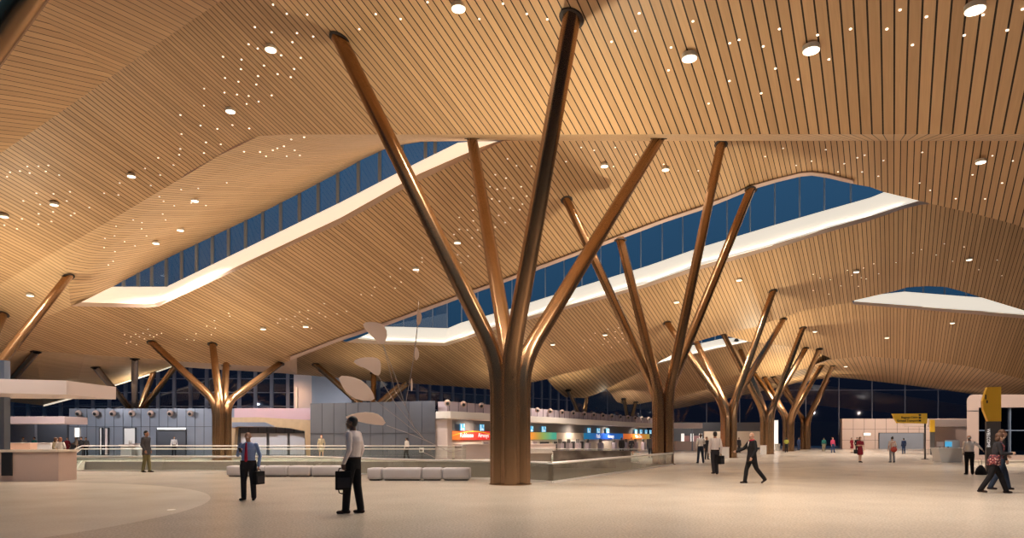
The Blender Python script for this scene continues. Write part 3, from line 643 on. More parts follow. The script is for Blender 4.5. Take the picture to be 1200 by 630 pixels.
# warm timber portal with white panels
bm = bmesh.new(); out = [(266, 534), (262, 489), (300, 488.5), (365, 492), (365, 534), (359, 534), (357, 505), (340, 501.5), (315, 499.5), (276, 500.5), (273, 534)]
prism(bm, [P(x, y, 58.6) for x, y in out], (0, 0.7, 0)); one('timber_portal', bm, 'ply', 'warm timber portal surround right of the bronze column, behind the opening', 'portal')
bm = bmesh.new(); prism(bm, [P(x, y, 58.35) for x, y in [(272, 494.5), (310, 494.5), (322, 499.5), (280, 499.5), (272, 501)]], (0, 0.2, 0)); one('grey_lintel', bm, 'panel_blue', 'short blue-grey lintel under the left corner of the timber portal', 'lintel')
for x0, x1, wh in ((282, 313, 'left'), (315.5, 337.5, 'middle'), (339.5, 358, 'right')):
    panel('white_screen', '%s one of three white wall panels inside the timber portal' % wh, 'panel', x0, x1, 507, 533, 59.5, 'seat', frame='grey')
bm = bmesh.new(); box(bm, ((P(272, 480, 59).x + P(365, 480, 59).x) / 2, 59.7, 3.6), (P(365, 480, 59).x - P(272, 480, 59).x, 0.5, 1.0)); one('rose_parapet', bm, 'pinkwall', 'rose-lit parapet band above the timber portal', 'parapet')
# tall back wall piece between the glazed walls, with a warm glowing strip
bm = bmesh.new(); p = P(345, 438, 67.5); q = P(366, 438, 67.5); box(bm, ((p.x + q.x) / 2, 67.5, 3.9), (q.x - p.x, 0.4, 7.8)); o = obj('wall_back', bm, 'canopy'); o['kind'] = 'structure'
bm = bmesh.new(); p = P(366, 438, 67); q = P(412, 438, 67); box(bm, ((p.x + q.x) / 2, 67, 3.85), (q.x - p.x, 0.4, 7.7)); o = obj('wall_back', bm, 'panel_blue'); o['kind'] = 'structure'
bm = bmesh.new(); p = P(346.5, 462, 66.8); box(bm, (p.x, 67.1, 5.2), (0.12, 0.1, 2.6)); one('wall_lamp', bm, 'lampwarm', 'slim warm vertical lamp on the pale wall right of the left glazing', 'light')
add_spot('wall_glow', (-21.6, 64.5, 6.2), 260, (1, 0.6, 0.35), (-21.3, 67, 5.2), 1.6, 0.1)

# dark panelled block
bm = bmesh.new(); prism(bm, [(-15.3, 51.8, 0), (-5.4, 48.0, 0), (-6.5, 48.6, 0), (-9, 54, 0), (-15.3, 56, 0)], (0, 0, 4.12)); w = obj('wall_block', bm, 'panel_dark'); w['kind'] = 'structure'
seams(w, (-15.3, 51.8, 0), (-5.4, 48.0, 0), [1.85], 1.02, 0.02, z1=4.12)
for x in (500, 508): pass
t = thing('wall_panel_pair', 'pair of small white framed boxes on the dark panelled wall near its right corner', 'panel', P(495, 527, 47.6))
for x in (494, 504):
    bm = bmesh.new(); p = P(x, 527, 48.2); box(bm, p, (0.34, 0.08, 0.34), -0.37, 0.02); local(t, 'frame', bm, 'white'); bm = bmesh.new(); box(bm, p - Vector((0.02, 0.05, 0)), (0.22, 0.03, 0.2), -0.37); local(t, 'pane', bm, 'grey')

# check-in hall running away along the building axis
C0 = Vector((-5.4, 48.0, 0)); ANG = math.atan2(AX.y, AX.x); BX = Vector((AX.y, -AX.x, 0))
def CK(a, b, z): return C0 + AX * a + BX * b + Vector((0, 0, z))
def ckbox(bm, a0, a1, b0, b1, z0, z1, bev=0): box(bm, CK((a0 + a1) / 2, (b0 + b1) / 2, (z0 + z1) / 2), (a1 - a0, b1 - b0, z1 - z0), ANG, bev)
def ck_a(px, b=0.0):           # position along the hall seen in picture column px
    u = (px - HX) / F; o_ = C0 + BX * b
    return (u * o_.y - o_.x) / (AX.x - u * AX.y)
bm = bmesh.new(); ckbox(bm, 0.9, 49, -0.4, 0.4, 3.38, 4.12); o = one('checkin_parapet', bm, 'lilac', 'long pale violet parapet band along the top of the check-in hall', 'parapet')
for i in range(1, 42): bm = bmesh.new(); ckbox(bm, i * 1.15, i * 1.15 + 0.04, 0.40, 0.42, 3.38, 4.12); obj('joint', bm, 'seam', o)
bm = bmesh.new(); ckbox(bm, 0.0, 49, 0.05, 1.3, 2.86, 3.37, 0.03); one('checkin_canopy', bm, 'white', 'long white canopy beam over the check-in desks', 'canopy')
bm = bmesh.new(); ckbox(bm, 0.9, 49, -1.0, -0.61, 2.06, 3.36); one('bulkhead', bm, 'grey', 'dark grey bulkhead band under the white check-in canopy', 'bulkhead')
bm = bmesh.new(); ckbox(bm, 0.9, 49, -1.0, -0.6, 0, 2.04); w = obj('wall_checkin', bm, 'cream'); w['kind'] = 'structure'
bm = bmesh.new(); ckbox(bm, 0.25, 0.85, -0.5, 0.85, 0, 2.85); one('canopy_pier', bm, 'canopy', 'pale pier at the left end of the check-in hall', 'pier')
for a in (5, 14, 24, 34, 44): add_spot('checkin_light', CK(a, 0.5, 2.8), 420, SOFT, CK(a, -0.4, 0.8), 2.7, 0.1)
for px in (521, 540, 561, 627, 642, 656, 669, 682, 693, 704, 714.5, 724.5, 733.5, 742, 750, 758):
    a = ck_a(px, 0.5); pod(CK(a, 0.74, 3.98), 0.85, 'small round pod camera on the violet parapet of the check-in hall', 'pod cameras on the check-in parapet')

def grad(name, stops, x0, x1, em=0.5):
    m = bpy.data.materials.new(name); m.use_nodes = True; n = m.node_tree; b = n.nodes['Principled BSDF']
    tc = n.nodes.new('ShaderNodeTexCoord'); mp = n.nodes.new('ShaderNodeSeparateXYZ'); r = n.nodes.new('ShaderNodeValToRGB'); mr = n.nodes.new('ShaderNodeMapRange')
    mr.inputs['From Min'].default_value = x0; mr.inputs['From Max'].default_value = x1
    n.links.new(tc.outputs['Object'], mp.inputs[0]); n.links.new(mp.outputs['X'], mr.inputs['Value']); n.links.new(mr.outputs['Result'], r.inputs[0])
    e = r.color_ramp.elements
    for i, (p_, c) in enumerate(stops):
        q = e[i] if i < 2 else e.new(p_)
        q.position = p_; q.color = (*c, 1)
    n.links.new(r.outputs[0], b.inputs['Base Color']); n.links.new(r.outputs[0], b.inputs['Emission Color']); b.inputs['Emission Strength'].default_value = em
    return m
def text(name, s, size, m_, parent, loc, rot=(math.pi / 2, 0, 0), ext=0.01, align='CENTER'):
    c = bpy.data.curves.new('word', 'FONT'); c.body = s; c.size = size; c.extrude = ext; c.align_x = align; c.align_y = 'CENTER'
    q = bpy.data.objects.new('word', c); COL.objects.link(q); bpy.context.view_layer.update(); me_ = bpy.data.meshes.new_from_object(q.evaluated_get(bpy.context.evaluated_depsgraph_get())); bpy.data.objects.remove(q); me_.name = name; me_.materials.clear(); me_.materials.append(M[m_]); o = bpy.data.objects.new(name, me_); COL.objects.link(o); o.parent = parent; o.location = loc; o.rotation_euler = rot; return o
def cksign(label, px0, px1, m_, words, z0=1.37, z1=2.04, group=None):
    a0, a1 = ck_a(px0, -0.5), ck_a(px1, -0.5); c = CK((a0 + a1) / 2, -0.52, z0); L_ = a1 - a0
    t = thing('checkin_sign', label, 'sign', c, ANG, group)
    bm = bmesh.new(); box(bm, (0, 0, (z1 - z0) / 2), (L_, 0.10, z1 - z0), bev=0.01); obj('panel', bm, m_, t)
    for s, fx, sz in words: text('lettering', s, sz, 'txt', t, (L_ * fx, -0.06, (z1 - z0) / 2))
    return t, L_
M['sg_red'] = grad('sign_red', [(0.0, (0.85, 0.20, 0.02)), (1.0, (0.75, 0.03, 0.03)), (0.15, (0.80, 0.05, 0.02))], -2, 2)
M['sg_org'] = grad('sign_orange_green', [(0.0, (0.80, 0.10, 0.02)), (1.0, (0.08, 0.50, 0.36)), (0.55, (0.75, 0.27, 0.03)), (0.8, (0.28, 0.45, 0.12))], -5, 5)
M['sg_blue'] = grad('sign_blue', [(0.0, (0.01, 0.22, 0.45)), (1.0, (0.01, 0.18, 0.50)), (0.5, (0.01, 0.08, 0.55))], -6, 6)
M['sg_org2'] = grad('sign_orange_green_far', [(0.0, (0.80, 0.13, 0.02)), (1.0, (0.20, 0.42, 0.12)), (0.6, (0.75, 0.25, 0.03))], -8, 8)
M['sg_y'] = mat('sign_yellow_swoosh', (0.9, 0.45, 0.03), 0.5, emit=(0.9, 0.45, 0.03), emit_s=0.5)
t, L_ = cksign('red check-in sign with yellow swoosh and white lettering', 526, 577, 'sg_red', [('Robinson', -0.12, 0.50), ('Airways', 0.27, 0.50)])
bm = bmesh.new()
for i in range(16):
    u0, u1 = i / 16, (i + 1) / 16
    f = lambda u: 0.20 + 0.42 * math.sin(u * math.pi * 0.9) 
    quad(bm, [((u0 - .5) * L_, -0.055, f(u0)), ((u1 - .5) * L_, -0.055, f(u1)), ((u1 - .5) * L_, -0.055, f(u1) + 0.06), ((u0 - .5) * L_, -0.055, f(u0) + 0.09)])
obj('swoosh', bm, 'sg_y', t)
cksign('orange to green check-in sign seen right of the nearest column trunk', 580, 652, 'sg_org', [('Air', -0.02, 0.5)])
cksign('blue check-in sign with white lettering', 685, 730, 'sg_blue', [('Path', -0.18, 0.62), ('Airways', 0.15, 0.62)])
cksign('far orange check-in sign at the end of the hall', 730.5, 761, 'sg_org2', [('Value One', 0.05, 0.62)])
for i, px in enumerate((541.5, 564.5, 622, 637, 690, 701, 712, 745, 751, 757, 762)):
    a = ck_a(px, -0.4); c = CK(a, -0.38, 2.06); g = 'left' if px < 600 else 'middle' if px < 720 else 'far'
    t = thing('gate_screen', 'small blue hanging screen with a white figure above the %s check-in sign' % {'left': 'red', 'middle': 'orange or blue', 'far': 'far orange'}[g], 'screen', c, ANG, 'hanging screens over the %s desks' % g)
    w_ = 0.62 if px < 600 else 0.85
    bm = bmesh.new(); box(bm, (0, 0, 0.27), (w_, 0.06, 0.52), bev=0.01); obj('housing', bm, 'screen', t)
    bm = bmesh.new(); box(bm, (-w_ * 0.32, -0.035, 0.25), (w_ * 0.16, 0.01, 0.46)); box(bm, (w_ * 0.1, -0.035, 0.12), (w_ * 0.35, 0.01, 0.16)); box(bm, (w_ * 0.34, -0.035, 0.40), (w_ * 0.08, 0.01, 0.2)); obj('figure', bm, 'screen_w', t)
# desks and kiosks under the signs
bm = bmesh.new(); a0, a1 = 1.1, ck_a(575, 1.2); ckbox(bm, a0, a1, 0.9, 1.5, 0, 1.0, 0.02); ckbox(bm, a0 - 0.1, a1 + 0.1, 0.8, 1.6, 1.0, 1.06); one('checkin_counter', bm, 'canopy', 'long pale check-in counter under the red sign', 'counter')
bm = bmesh.new(); a0, a1 = ck_a(613, 1.2), ck_a(648, 1.2); ckbox(bm, a0, a1, 0.9, 1.5, 0, 0.95, 0.02); ckbox(bm, a0 - 0.1, a1 + 0.1, 0.8, 1.6, 0.95, 1.0); one('checkin_counter', bm, 'canopy', 'pale check-in counter under the orange to green sign', 'counter')
for i, (px, w_) in enumerate(((572, 0.8), (629, 0.9), (640, 2.0), (653, 0.9), (663, 1.0), (673.5, 1.1), (683.5, 1.1))):
    a = ck_a(px, -0.3); t = thing('baggage_opening', 'black baggage opening in the cream check-in wall', 'opening', CK(a, -0.55, 0), ANG, 'baggage openings in the check-in wall')
    if px in (572, 629): t['label'] = 'grey louvred panel in the cream check-in wall %s' % ('left of the nearest column' if px == 572 else 'right of the nearest column'); t.name = 'wall_louvre'; t['category'] = 'panel'; del t['group']
    bm = bmesh.new(); box(bm, (0, 0, 0.75), (w_, 0.1, 0.85)); obj('recess', bm, 'lilac' if px in (572, 629) else 'black', t)
    bm = bmesh.new()
    for s in (-1, 1): box(bm, (s * (w_ / 2 + 0.06), -0.02, 0.72), (0.1, 0.16, 1.0))
    box(bm, (0, -0.02, 1.2), (w_ + 0.2, 0.16, 0.08)); obj('frame', bm, 'white', t)
for px in (658, 668, 678.5, 690, 705, 721, 735, 746, 755):
    a = ck_a(px, 0.3); t = thing('checkin_kiosk', 'pale violet check-in kiosk in front of the cream wall', 'kiosk', CK(a, 0.2, 0), ANG, 'kiosks in front of the check-in wall')
    bm = bmesh.new(); box(bm, (0, 0, 0.5), (0.75, 0.4, 1.0), bev=0.03); obj('cabinet', bm, 'lilac', t); bm = bmesh.new(); box(bm, (0, 0.05, 1.2), (0.65, 0.1, 0.4), 0, 0.02); obj('display', bm, 'grey', t)

# structures beyond the second column
bm = bmesh.new(); box(bm, (27.6, 92, 1.6), (12.4, 0.6, 3.6 * 1.0 + 0.4)); w = obj('wall_rear', bm, 'panel_dark'); w['kind'] = 'structure'
p = P(788, 500, 80); q = P(822, 500, 80); t = thing('rear_canopy', 'pale canopy slab on two posts behind the second tree column', 'canopy', ((p.x + q.x) / 2, 81, 0)); bm = bmesh.new(); box(bm, ((p.x + q.x) / 2, 81, 2.95), (q.x - p.x, 3, 0.6), bev=0.05); local(t, 'slab', bm, 'canopy')
for x_ in (p.x + 0.4, q.x - 0.5): bm = bmesh.new(); box(bm, (x_, 82.2, 1.33), (0.15, 0.15, 2.66)); local(t, 'post', bm, 'mullion')
t = thing('rear_counter', 'distant counter with lit white dividers under the rear canopy', 'counter', G(808, 84))
bm = bmesh.new(); p = G(791, 84); q = G(838, 84); box(bm, ((p.x + q.x) / 2, 84, 0.55), (q.x - p.x, 0.8, 1.1), bev=0.03); local(t, 'counter', bm, 'canopy')
for px in (800, 811, 821): bm = bmesh.new(); box(bm, G(px, 84.3) + Vector((0, 0, 1.4)), (0.3, 0.3, 1.3)); local(t, 'divider', bm, 'lampwhite')
for px in (805, 816): bm = bmesh.new(); box(bm, G(px, 84.4) + Vector((0, 0, 1.3)), (0.7, 0.1, 1.0)); local(t, 'poster', bm, 'pinkwall')
bm = bmesh.new(); p = P(825, 524, 88); q = P(890, 505, 88); box(bm, (p + q) / 2, (q.x - p.x, 0.3, q.z - p.z)); one('cream_partition', bm, 'cream', 'pale partition wall seen between the third and fourth tree columns', 'partition')
panel('lit_panel', 'tall bright white lit panel left of the dark glazing, behind the fourth tree column', 'light panel', 906, 911.5, 492, 527, 84, 'lampwhite', 0.3, frame='panel_blue')
for px, d, w_, where in ((849.5, 50.6, 0.5, 'left foot of the third tree column'), (894.5, 62.6, 0.45, 'left foot of the fourth tree column'), (911, 80, 0.5, 'left of the fifth tree column')):
    t = thing('litter_bin', 'white box-shaped bin at the %s' % where, 'bin', G(px, d)); bm = bmesh.new(); box(bm, G(px, d) + Vector((0, 0, 0.4)), (w_, 0.4, 0.8), bev=0.02); local(t, 'body', bm, 'white'); bm = bmesh.new(); box(bm, G(px, d) + Vector((0, 0, 0.82)), (w_ + 0.04, 0.44, 0.04)); local(t, 'lid', bm, 'canopy')

# far right peach wall
bm = bmesh.new(); p = G(987, 95); q = G(1180, 95); box(bm, ((p.x + q.x) / 2, 95.3, 2.1), (q.x - p.x, 0.6, 4.2)); w = obj('wall_right', bm, 'peach'); w['kind'] = 'structure'
seams(w, (p.x, 95.0, 0), (q.x, 95.0, 0), [1.2, 2.75], 1.58, 0.01, z1=4.2)
panel('storefront', 'wide blue-grey shopfront in the far peach wall, behind the person in navy', 'shopfront', 1030, 1082, 507, 526, 94.92, 'panel_blue', frame='seam')
panel('small_sign', 'small pale lit sign on the far peach wall', 'sign', 1012, 1020, 507, 510, 94.92, 'lampwhite', frame='white')
bm = bmesh.new(); p = P(1088, 499, 62); q = P(1150, 491, 62); box(bm, ((p.x + q.x) / 2, 64, (p.z + q.z) / 2), (q.x - p.x, 4, q.z - p.z), bev=0.04); one('side_canopy', bm, 'canopy', 'pale canopy slab on the far right behind the white service desk', 'canopy')
panel('storefront', 'grey brown shopfront under the right-hand canopy, behind the service desk', 'shopfront', 1094, 1140, 499.7, 531.15, 66, 'peach', frame='seam')

# big framed window block on the right
D = 36.5
bm = bmesh.new(); x0 = G(1133, D).x; x1 = x0 + 22; zt = 1.5 + 51 * D / F; wx0 = G(1147, D).x; z0 = 1.5 - 20 * D / F; z1 = 1.5 + 36 * D / F
arc = [(x0 + 0.35 - 0.35 * math.cos(a), zt - 0.35 + 0.35 * math.sin(a)) for a in (0, 0.4, 0.8, 1.2, 1.57)]
fr = [(x0, 0)] + arc + [(x1, zt), (x1, z1), (wx0, z1), (wx0, z0), (x1, z0), (x1, 0)]
prism(bm, [(x, D, z) for x, z in fr], (0.62, 0.9, 0)); w = obj('wall_window_block', bm, 'peach'); w['kind'] = 'structure'
bm = bmesh.new(); box(bm, ((x0 + wx0) / 2, D - 0.01, 1.95 + 1.0), (wx0 - x0, 0.02, 0.03)); obj('panel_joints', bm, 'seam', w)
bm = bmesh.new(); box(bm, ((x0 + x1) / 2, D - 0.15, 0.3), (x1 - x0, 0.3, 0.06)); box(bm, ((x0 + x1) / 2, D - 0.12, 0.13), (x1 - x0, 0.26, 0.28)); obj('plinth', bm, 'pale', w)
bm = bmesh.new(); quad(bm, [(wx0, D + 0.3, z0), (x1, D + 0.3, z0), (x1, D + 0.3, z1), (wx0, D + 0.3, z1)]); w = obj('window_8', bm, 'navyglass'); w['kind'] = 'structure'
bm = bmesh.new(); quad(bm, [(wx0 + 1.8, D + 3.2, 0), (x1, D + 3.2, 0), (x1, D + 3.2, zt), (wx0 + 1.8, D + 3.2, zt)]); quad(bm, [(wx0 + 0.1, D + 0.9, 0), (wx0 + 1.8, D + 3.2, 0), (wx0 + 1.8, D + 3.2, zt), (wx0 + 0.1, D + 0.9, zt)]); quad(bm, [(wx0 + 0.1, D + 0.9, zt), (x1, D + 0.9, zt), (x1, D + 3.2, zt), (wx0 + 1.8, D + 3.2, zt)]); o = obj('wall_dark_room', bm, 'black'); o['kind'] = 'structure'
for px in (1187, 1228, 1270): p = G(px, D); bm = bmesh.new(); box(bm, (p.x, D + 0.25, (z0 + z1) / 2), (0.07, 0.14, z1 - z0)); obj('mullion', bm, 'mullion', w)
bm = bmesh.new(); box(bm, ((wx0 + x1) / 2, D + 0.25, 1.5 + 9 * D / F), (x1 - wx0, 0.12, 0.06)); obj('transom', bm, 'mullion', w)

# yellow wayfinding
c = G(1085, 48.0); t = thing('direction_sign', 'yellow finger-shaped direction sign on a thin dark post', 'sign', c)
bm = bmesh.new(); z = lambda y: 1.5 + (HY - y) * 48 / F
prism(bm, [P(1046, 484.5, 48.05), P(1086.5, 484, 48.05), P(1086.5, 496, 48.05), P(1051.5, 495.5, 48.05), P(1048.5, 490, 48.05)], (0, 0.16, 0)); local(t, 'blade', bm, 'yellow')
bm = bmesh.new(); tube(bm, [c + Vector((0, 0.1, 0)), c + Vector((0, 0.1, z(496)))], 0.055, 10); local(t, 'post', bm, 'post', True)
bm = bmesh.new(); disc(bm, c + Vector((0, 0.1, 0.02)), (0, 0, 1), 0.24, 0.04, 18); local(t, 'base_plate', bm, 'post')
text('lettering', 'Baggage Claim', 0.20, 'ink', t, (P(1066, 489, 48).x - c.x, 0.03, z(488.8))); text('lettering', 'Ground Transport', 0.20, 'ink', t, (P(1064, 492, 48).x - c.x, 0.03, z(492.6)))
for y in (486, 489.2, 492.6): bm = bmesh.new(); box(bm, P(1078, y, 48.03), (0.16, 0.02, 0.12)); local(t, 'pictogram', bm, 'ink')
def pylon(label, px, d, w_, top, mid, cut, words=False):
    c = G(px, d); t = thing('wayfinding_pylon', label, 'sign', c); zt = 1.5 + (HY - top) * d / F; zm = 1.5 + (HY - mid) * d / F
    bm = bmesh.new(); box(bm, c + Vector((0, 0, zm / 2)), (w_, 0.32, zm), bev=0.02); local(t, 'body', bm, 'pylon')
    bm = bmesh.new(); x0, x1 = c.x - w_ / 2, c.x + w_ / 2
    if cut: prism(bm, [(x0 + 0.02, d - 0.2, zt), (x1, d - 0.2, zt), (x1, d - 0.2, zm), (x0 + 0.05, d - 0.2, zm), (x0 - 0.12, d - 0.2, zm + (zt - zm) * 0.35), (x0 - 0.14, d - 0.2, zm + (zt - zm) * 0.6)], (0, 0.4, 0))
    else: box(bm, ((x0 + x1) / 2, d, (zt + zm) / 2), (w_ * 1.1, 0.4, zt - zm), bev=0.05)
    local(t, 'head', bm, 'yellow')
    if words:
        text('lettering', 'WELCOME', 0.16, 'txt', t, (-w_ / 2 + 0.06, -0.17, 1.5), (math.pi / 2, math.pi / 2, 0))
        bm = bmesh.new(); box(bm, (c.x - w_ / 2 - 0.04, d - 0.21, zm + 1.02), (0.05, 0.02, 0.2), 0); local(t, 'pictogram', bm, 'ink'); bm = bmesh.new(); box(bm, (c.x - w_ / 2 + 0.01, d - 0.21, zm + 0.82), (0.05, 0.02, 0.12)); local(t, 'pictogram', bm, 'ink')
    t.rotation_euler = (0, 0, -0.42)
    return t
pylon('tall wayfinding pylon with a yellow head and dark grey body, beside the walking couple', 1163.5, 28.6, 0.50, 453.5, 493.5, True, True)
pylon('small distant pylon with a rounded yellow head, right of the direction sign', 1092.5, 61, 0.34, 491.5, 506, False)

# service desk on the right
c = G(1115, 42.5); t = thing('service_desk', 'white tapered service desk with two small monitors', 'desk', c)
bm = bmesh.new(); prism(bm, [c + Vector((x, 0, z)) for x, z in ((-0.62, 0.0), (0.62, 0.0), (0.80, 0.82), (-0.80, 0.82))], (0, 0.8, 0)); local(t, 'body', bm, 'white')
bm = bmesh.new(); box(bm, c + Vector((0, 0.4, 0.86)), (1.7, 0.9, 0.08), bev=0.02); local(t, 'desk_top', bm, 'white')
for dx, m_ in ((-0.42, 'canopy'), (0.1, 'screen')):
    bm = bmesh.new(); box(bm, c + Vector((dx, 0.45, 1.12)), (0.42, 0.05, 0.3), bev=0.01); sc_ = local(t, 'monitor', bm, m_)
    bm = bmesh.new(); box(bm, Vector((dx, 0.47, 0.94)), (0.06, 0.06, 0.1)); obj('stand', bm, 'grey', sc_)
bm = bmesh.new(); box(bm, c + Vector((0.45, 0.6, 1.12)), (0.9, 0.05, 0.5), bev=0.02); local(t, 'privacy_screen', bm, 'white')

# benches
def bench(label, segs, y, top):
    d = EYE * F / (y - HY); hh = (y - top) * d / F; t = thing('modular_bench', label, 'bench', G((segs[0] + segs[-1]) / 2, d))
    for i, (x0, x1) in enumerate(zip(segs, segs[1:])):
        p = G(x0, d); q = G(x1, d); rot = (-0.12, 0.06, 0.10, -0.08, 0.05)[i % 5]
        bm = bmesh.new(); box(bm, ((p.x + q.x) / 2, d + 0.30, 0.05 + (hh - 0.05) / 2), (q.x - p.x - 0.015, 0.62, hh - 0.05), rot * 0.5, 0.09); local(t, 'seat_block', bm, 'seat', True)
        bm = bmesh.new(); box(bm, ((p.x + q.x) / 2, d + 0.30, 0.03), (q.x - p.x - 0.16, 0.45, 0.06), rot * 0.5); local(t, 'recessed_base', bm, 'grey')
    return t
bench('long pale grey upholstered bench behind the man in the blue shirt', [265, 288, 308, 336, 364, 403], 558.5, 545.5)
bench('pale grey upholstered bench between the man in the white shirt and the nearest column', [430, 447.5, 493.5, 518, 551], 563.0, 548.0)

# reception desk, canopies and cafe on the left
t = thing('reception_desk', 'long beige reception desk with a dark inset panel at the left edge', 'desk', (-17, 23.6, 0))
x1 = G(68.5, 23.8).x
bm = bmesh.new(); prism(bm, [(x1, 23.8, 0), (x1 - 4.5, 23.3, 0), (x1 - 4.5, 24.3, 0), (x1, 24.8, 0)], (0, 0, 1.02)); local(t, 'body', bm, 'peach')
bm = bmesh.new(); prism(bm, [(x1 + 0.04, 23.74, 1.02), (x1 - 4.5, 23.24, 1.02), (x1 - 4.5, 24.35, 1.02), (x1 + 0.04, 24.85, 1.02)], (0, 0, 0.07)); local(t, 'desk_top', bm, 'cream')
p = P(3.5, 557, 23.6); q = P(15, 530, 23.6); bm = bmesh.new(); box(bm, ((p.x + q.x) / 2, 23.55, (p.z + q.z) / 2), (q.x - p.x, 0.05, q.z - p.z), 0.11); local(t, 'inset_panel', bm, 'black')
p = P(0, 557, 23.6); q = P(17, 557, 23.6)
t = thing('desk_canopy', 'pale slab canopy over the reception desk at the left edge', 'canopy', (-17, 24, 3))
x1 = P(78, 446, 24).x
bm = bmesh.new(); prism(bm, [(x1, 24, 3.52), (x1 - 5.5, 21.8, 3.52), (x1 - 5.5, 26, 3.52), (x1, 27.0, 3.52)], (0, 0, -0.49)); local(t, 'slab', bm, 'canopy')
bm = bmesh.new(); p = G(3.5, 25.6); box(bm, (p.x, 25.6, 2.2), (0.32, 0.32, 4.4)); o = obj('column_post', bm, 'mullion'); tag(o, 'slim blue-grey square post at the left edge carrying the canopy', 'post')
bm = bmesh.new(); p = G(-8, 46); q = G(78.5, 46); box(bm, ((p.x + q.x) / 2, 47, 2.70), (q.x - p.x, 2.5, 0.5), bev=0.03); one('cafe_canopy', bm, 'lilac', 'pale violet canopy band of the cafe behind the reception desk', 'canopy')
bm = bmesh.new(); p = G(8, 56); q = G(42, 56); box(bm, ((p.x + q.x) / 2, 56, 1.35), (q.x - p.x, 0.3, 2.7)); one('cafe_wall', bm, 'panel_blue', 'pale blue-grey back wall of the cafe behind the reception desk', 'wall')
bm = bmesh.new(); p = G(42, 58); q = G(80, 58); box(bm, ((p.x + q.x) / 2, 58, 1.35), (q.x - p.x, 0.3, 2.7)); one('cafe_wall', bm, 'panel_dark', 'darker blue-grey back wall of the cafe, behind the woman in white', 'wall')
for (a, b, tp, d, m_, lb) in ((8, 35.5, 519, 45.5, 'peach_l', 'peach cafe counter behind the reception desk'), (43, 60, 519, 44.5, 'seat', 'pale rounded cafe counter right of the peach one')):
    bm = bmesh.new(); p = G(a, d); q = G(b, d); zt = 1.5 + (HY - tp) * d / F; box(bm, ((p.x + q.x) / 2, d + 0.4, zt / 2), (q.x - p.x, 0.8, zt), bev=0.12 if a > 40 else 0.02)
    t = thing('cafe_counter', lb, 'counter', ((p.x + q.x) / 2, d, 0)); local(t, 'body', bm, m_); bm = bmesh.new(); box(bm, ((p.x + q.x) / 2, d + 0.4, zt + 0.015), (q.x - p.x - 0.1, 0.86, 0.03)); local(t, 'counter_top', bm, 'white')
add_spot('cafe_light', (-32, 50, 2.3), 300, SOFT, (-32, 52, 0), 2.6, 0.1)

# hanging mobile (plain abstract shapes)
t = thing('hanging_mobile', 'large hanging mobile with pale petal-shaped paddles on thin wires over the opening', 'mobile', P(490, 362, 33)); DM = 33.0
def petal(pts, d0, d1):
    n = len(pts); bm = bmesh.new(); q = []
    for i in range(n):                       # smooth the outline
        p0, p1, p2 = pts[i - 1], pts[i], pts[(i + 1) % n]
        q += [((p0[0] + 3 * p1[0]) / 4, (p0[1] + 3 * p1[1]) / 4), ((3 * p1[0] + p2[0]) / 4, (3 * p1[1] + p2[1]) / 4)]
    xs = [p[0] for p in q]; x0, x1 = min(xs), max(xs)
    prism(bm, [P(x, y, d0 + (d1 - d0) * (x - x0) / (x1 - x0)) for x, y in q], (0.01, 0.04, 0.01)); local(t, 'paddle', bm, 'paddle')
petal([(425, 378), (437, 376.5), (449, 380), (454, 390), (451, 401), (446, 404), (436, 394), (427, 385)], 33, 33.6)
petal([(413, 423), (424, 418.5), (440, 418.5), (446, 423), (446, 437), (442, 441), (430, 432), (419, 428)], 32.6, 33.3)
petal([(396, 440), (412, 441), (426, 447), (436, 458), (439.5, 470), (420, 469), (407, 461), (400, 451)], 32.2, 33.0)
petal([(402, 489), (415, 484), (432, 482.5), (446, 486), (453.5, 498.5), (434, 497), (417, 493)], 31.8, 33.2)
petal([(489, 361), (492, 364), (494.5, 372), (491, 382), (488, 379), (488.5, 368)], 33, 33.1)
petal([(487, 404), (491, 413), (490.5, 419), (487, 423), (485.5, 416)], 33, 33.1)
petal([(482, 440), (483.5, 452), (482.5, 459), (481, 456)], 33, 33.1)
for pts in ([(449, 404), (463, 440), (475, 475)], [(443, 440), (462, 470), (485, 500)], [(439.5, 469), (470, 492), (497, 514)], [(453, 498), (480, 508), (506, 519)], [(490, 375), (487, 404), (481, 442)],
            [(475, 475), (463, 458), (449, 404)], [(506, 519), (497, 514), (485, 500), (475, 475), (484, 423), (491, 366)], [(506, 519), (528, 530), (541, 527)], [(497, 530), (512, 537), (536, 536)]):
    bm = bmesh.new(); tube(bm, [P(x, y, DM + 0.15) for x, y in pts], 0.015, 6); local(t, 'wire', bm, 'wire')
h, nrm = cast(490.5, 352)
bm = bmesh.new(); tube(bm, [P(490.5, 364, DM + 0.15), h if h is not None else P(490.5, 340, DM)], 0.010, 6); local(t, 'suspension_wire', bm, 'wire')

# fill spots without fixtures, added to brighten dim walls and floor
COOL = (0.92, 0.94, 1.0)
for x in (-37, -31, -25, -19.5): add_spot('wall_fill', (x, 54.5, 5.6), 1100, COOL, (x, 60, 2.2), 2.0, 0.03)
for x in (-12.5, -7.5): add_spot('wall_fill', (x, 45.8, 5.4), 380, COOL, (x, 50, 2.0), 2.0, 0.03)
for x in (46, 54, 62): add_spot('wall_fill', (x, 86, 6.0), 2600, SOFT, (x, 95, 1.5), 2.2, 0.03)
for x in (15, 25): add_spot('wall_fill', (x, 84, 6.5), 1500, SOFT, (x, 92, 1.5), 2.2, 0.03)
for x in (22, 27, 33): add_spot('wall_fill', (x, 31, 7.5), 1300, SOFT, (x, 36, 1.5), 2.0, 0.03)
add_spot('desk_fill', (-16, 20.5, 6.5), 700, SOFT, (-17.5, 24, 1), 1.8, 0.03)  # unseen spot added to brighten the reception desk side

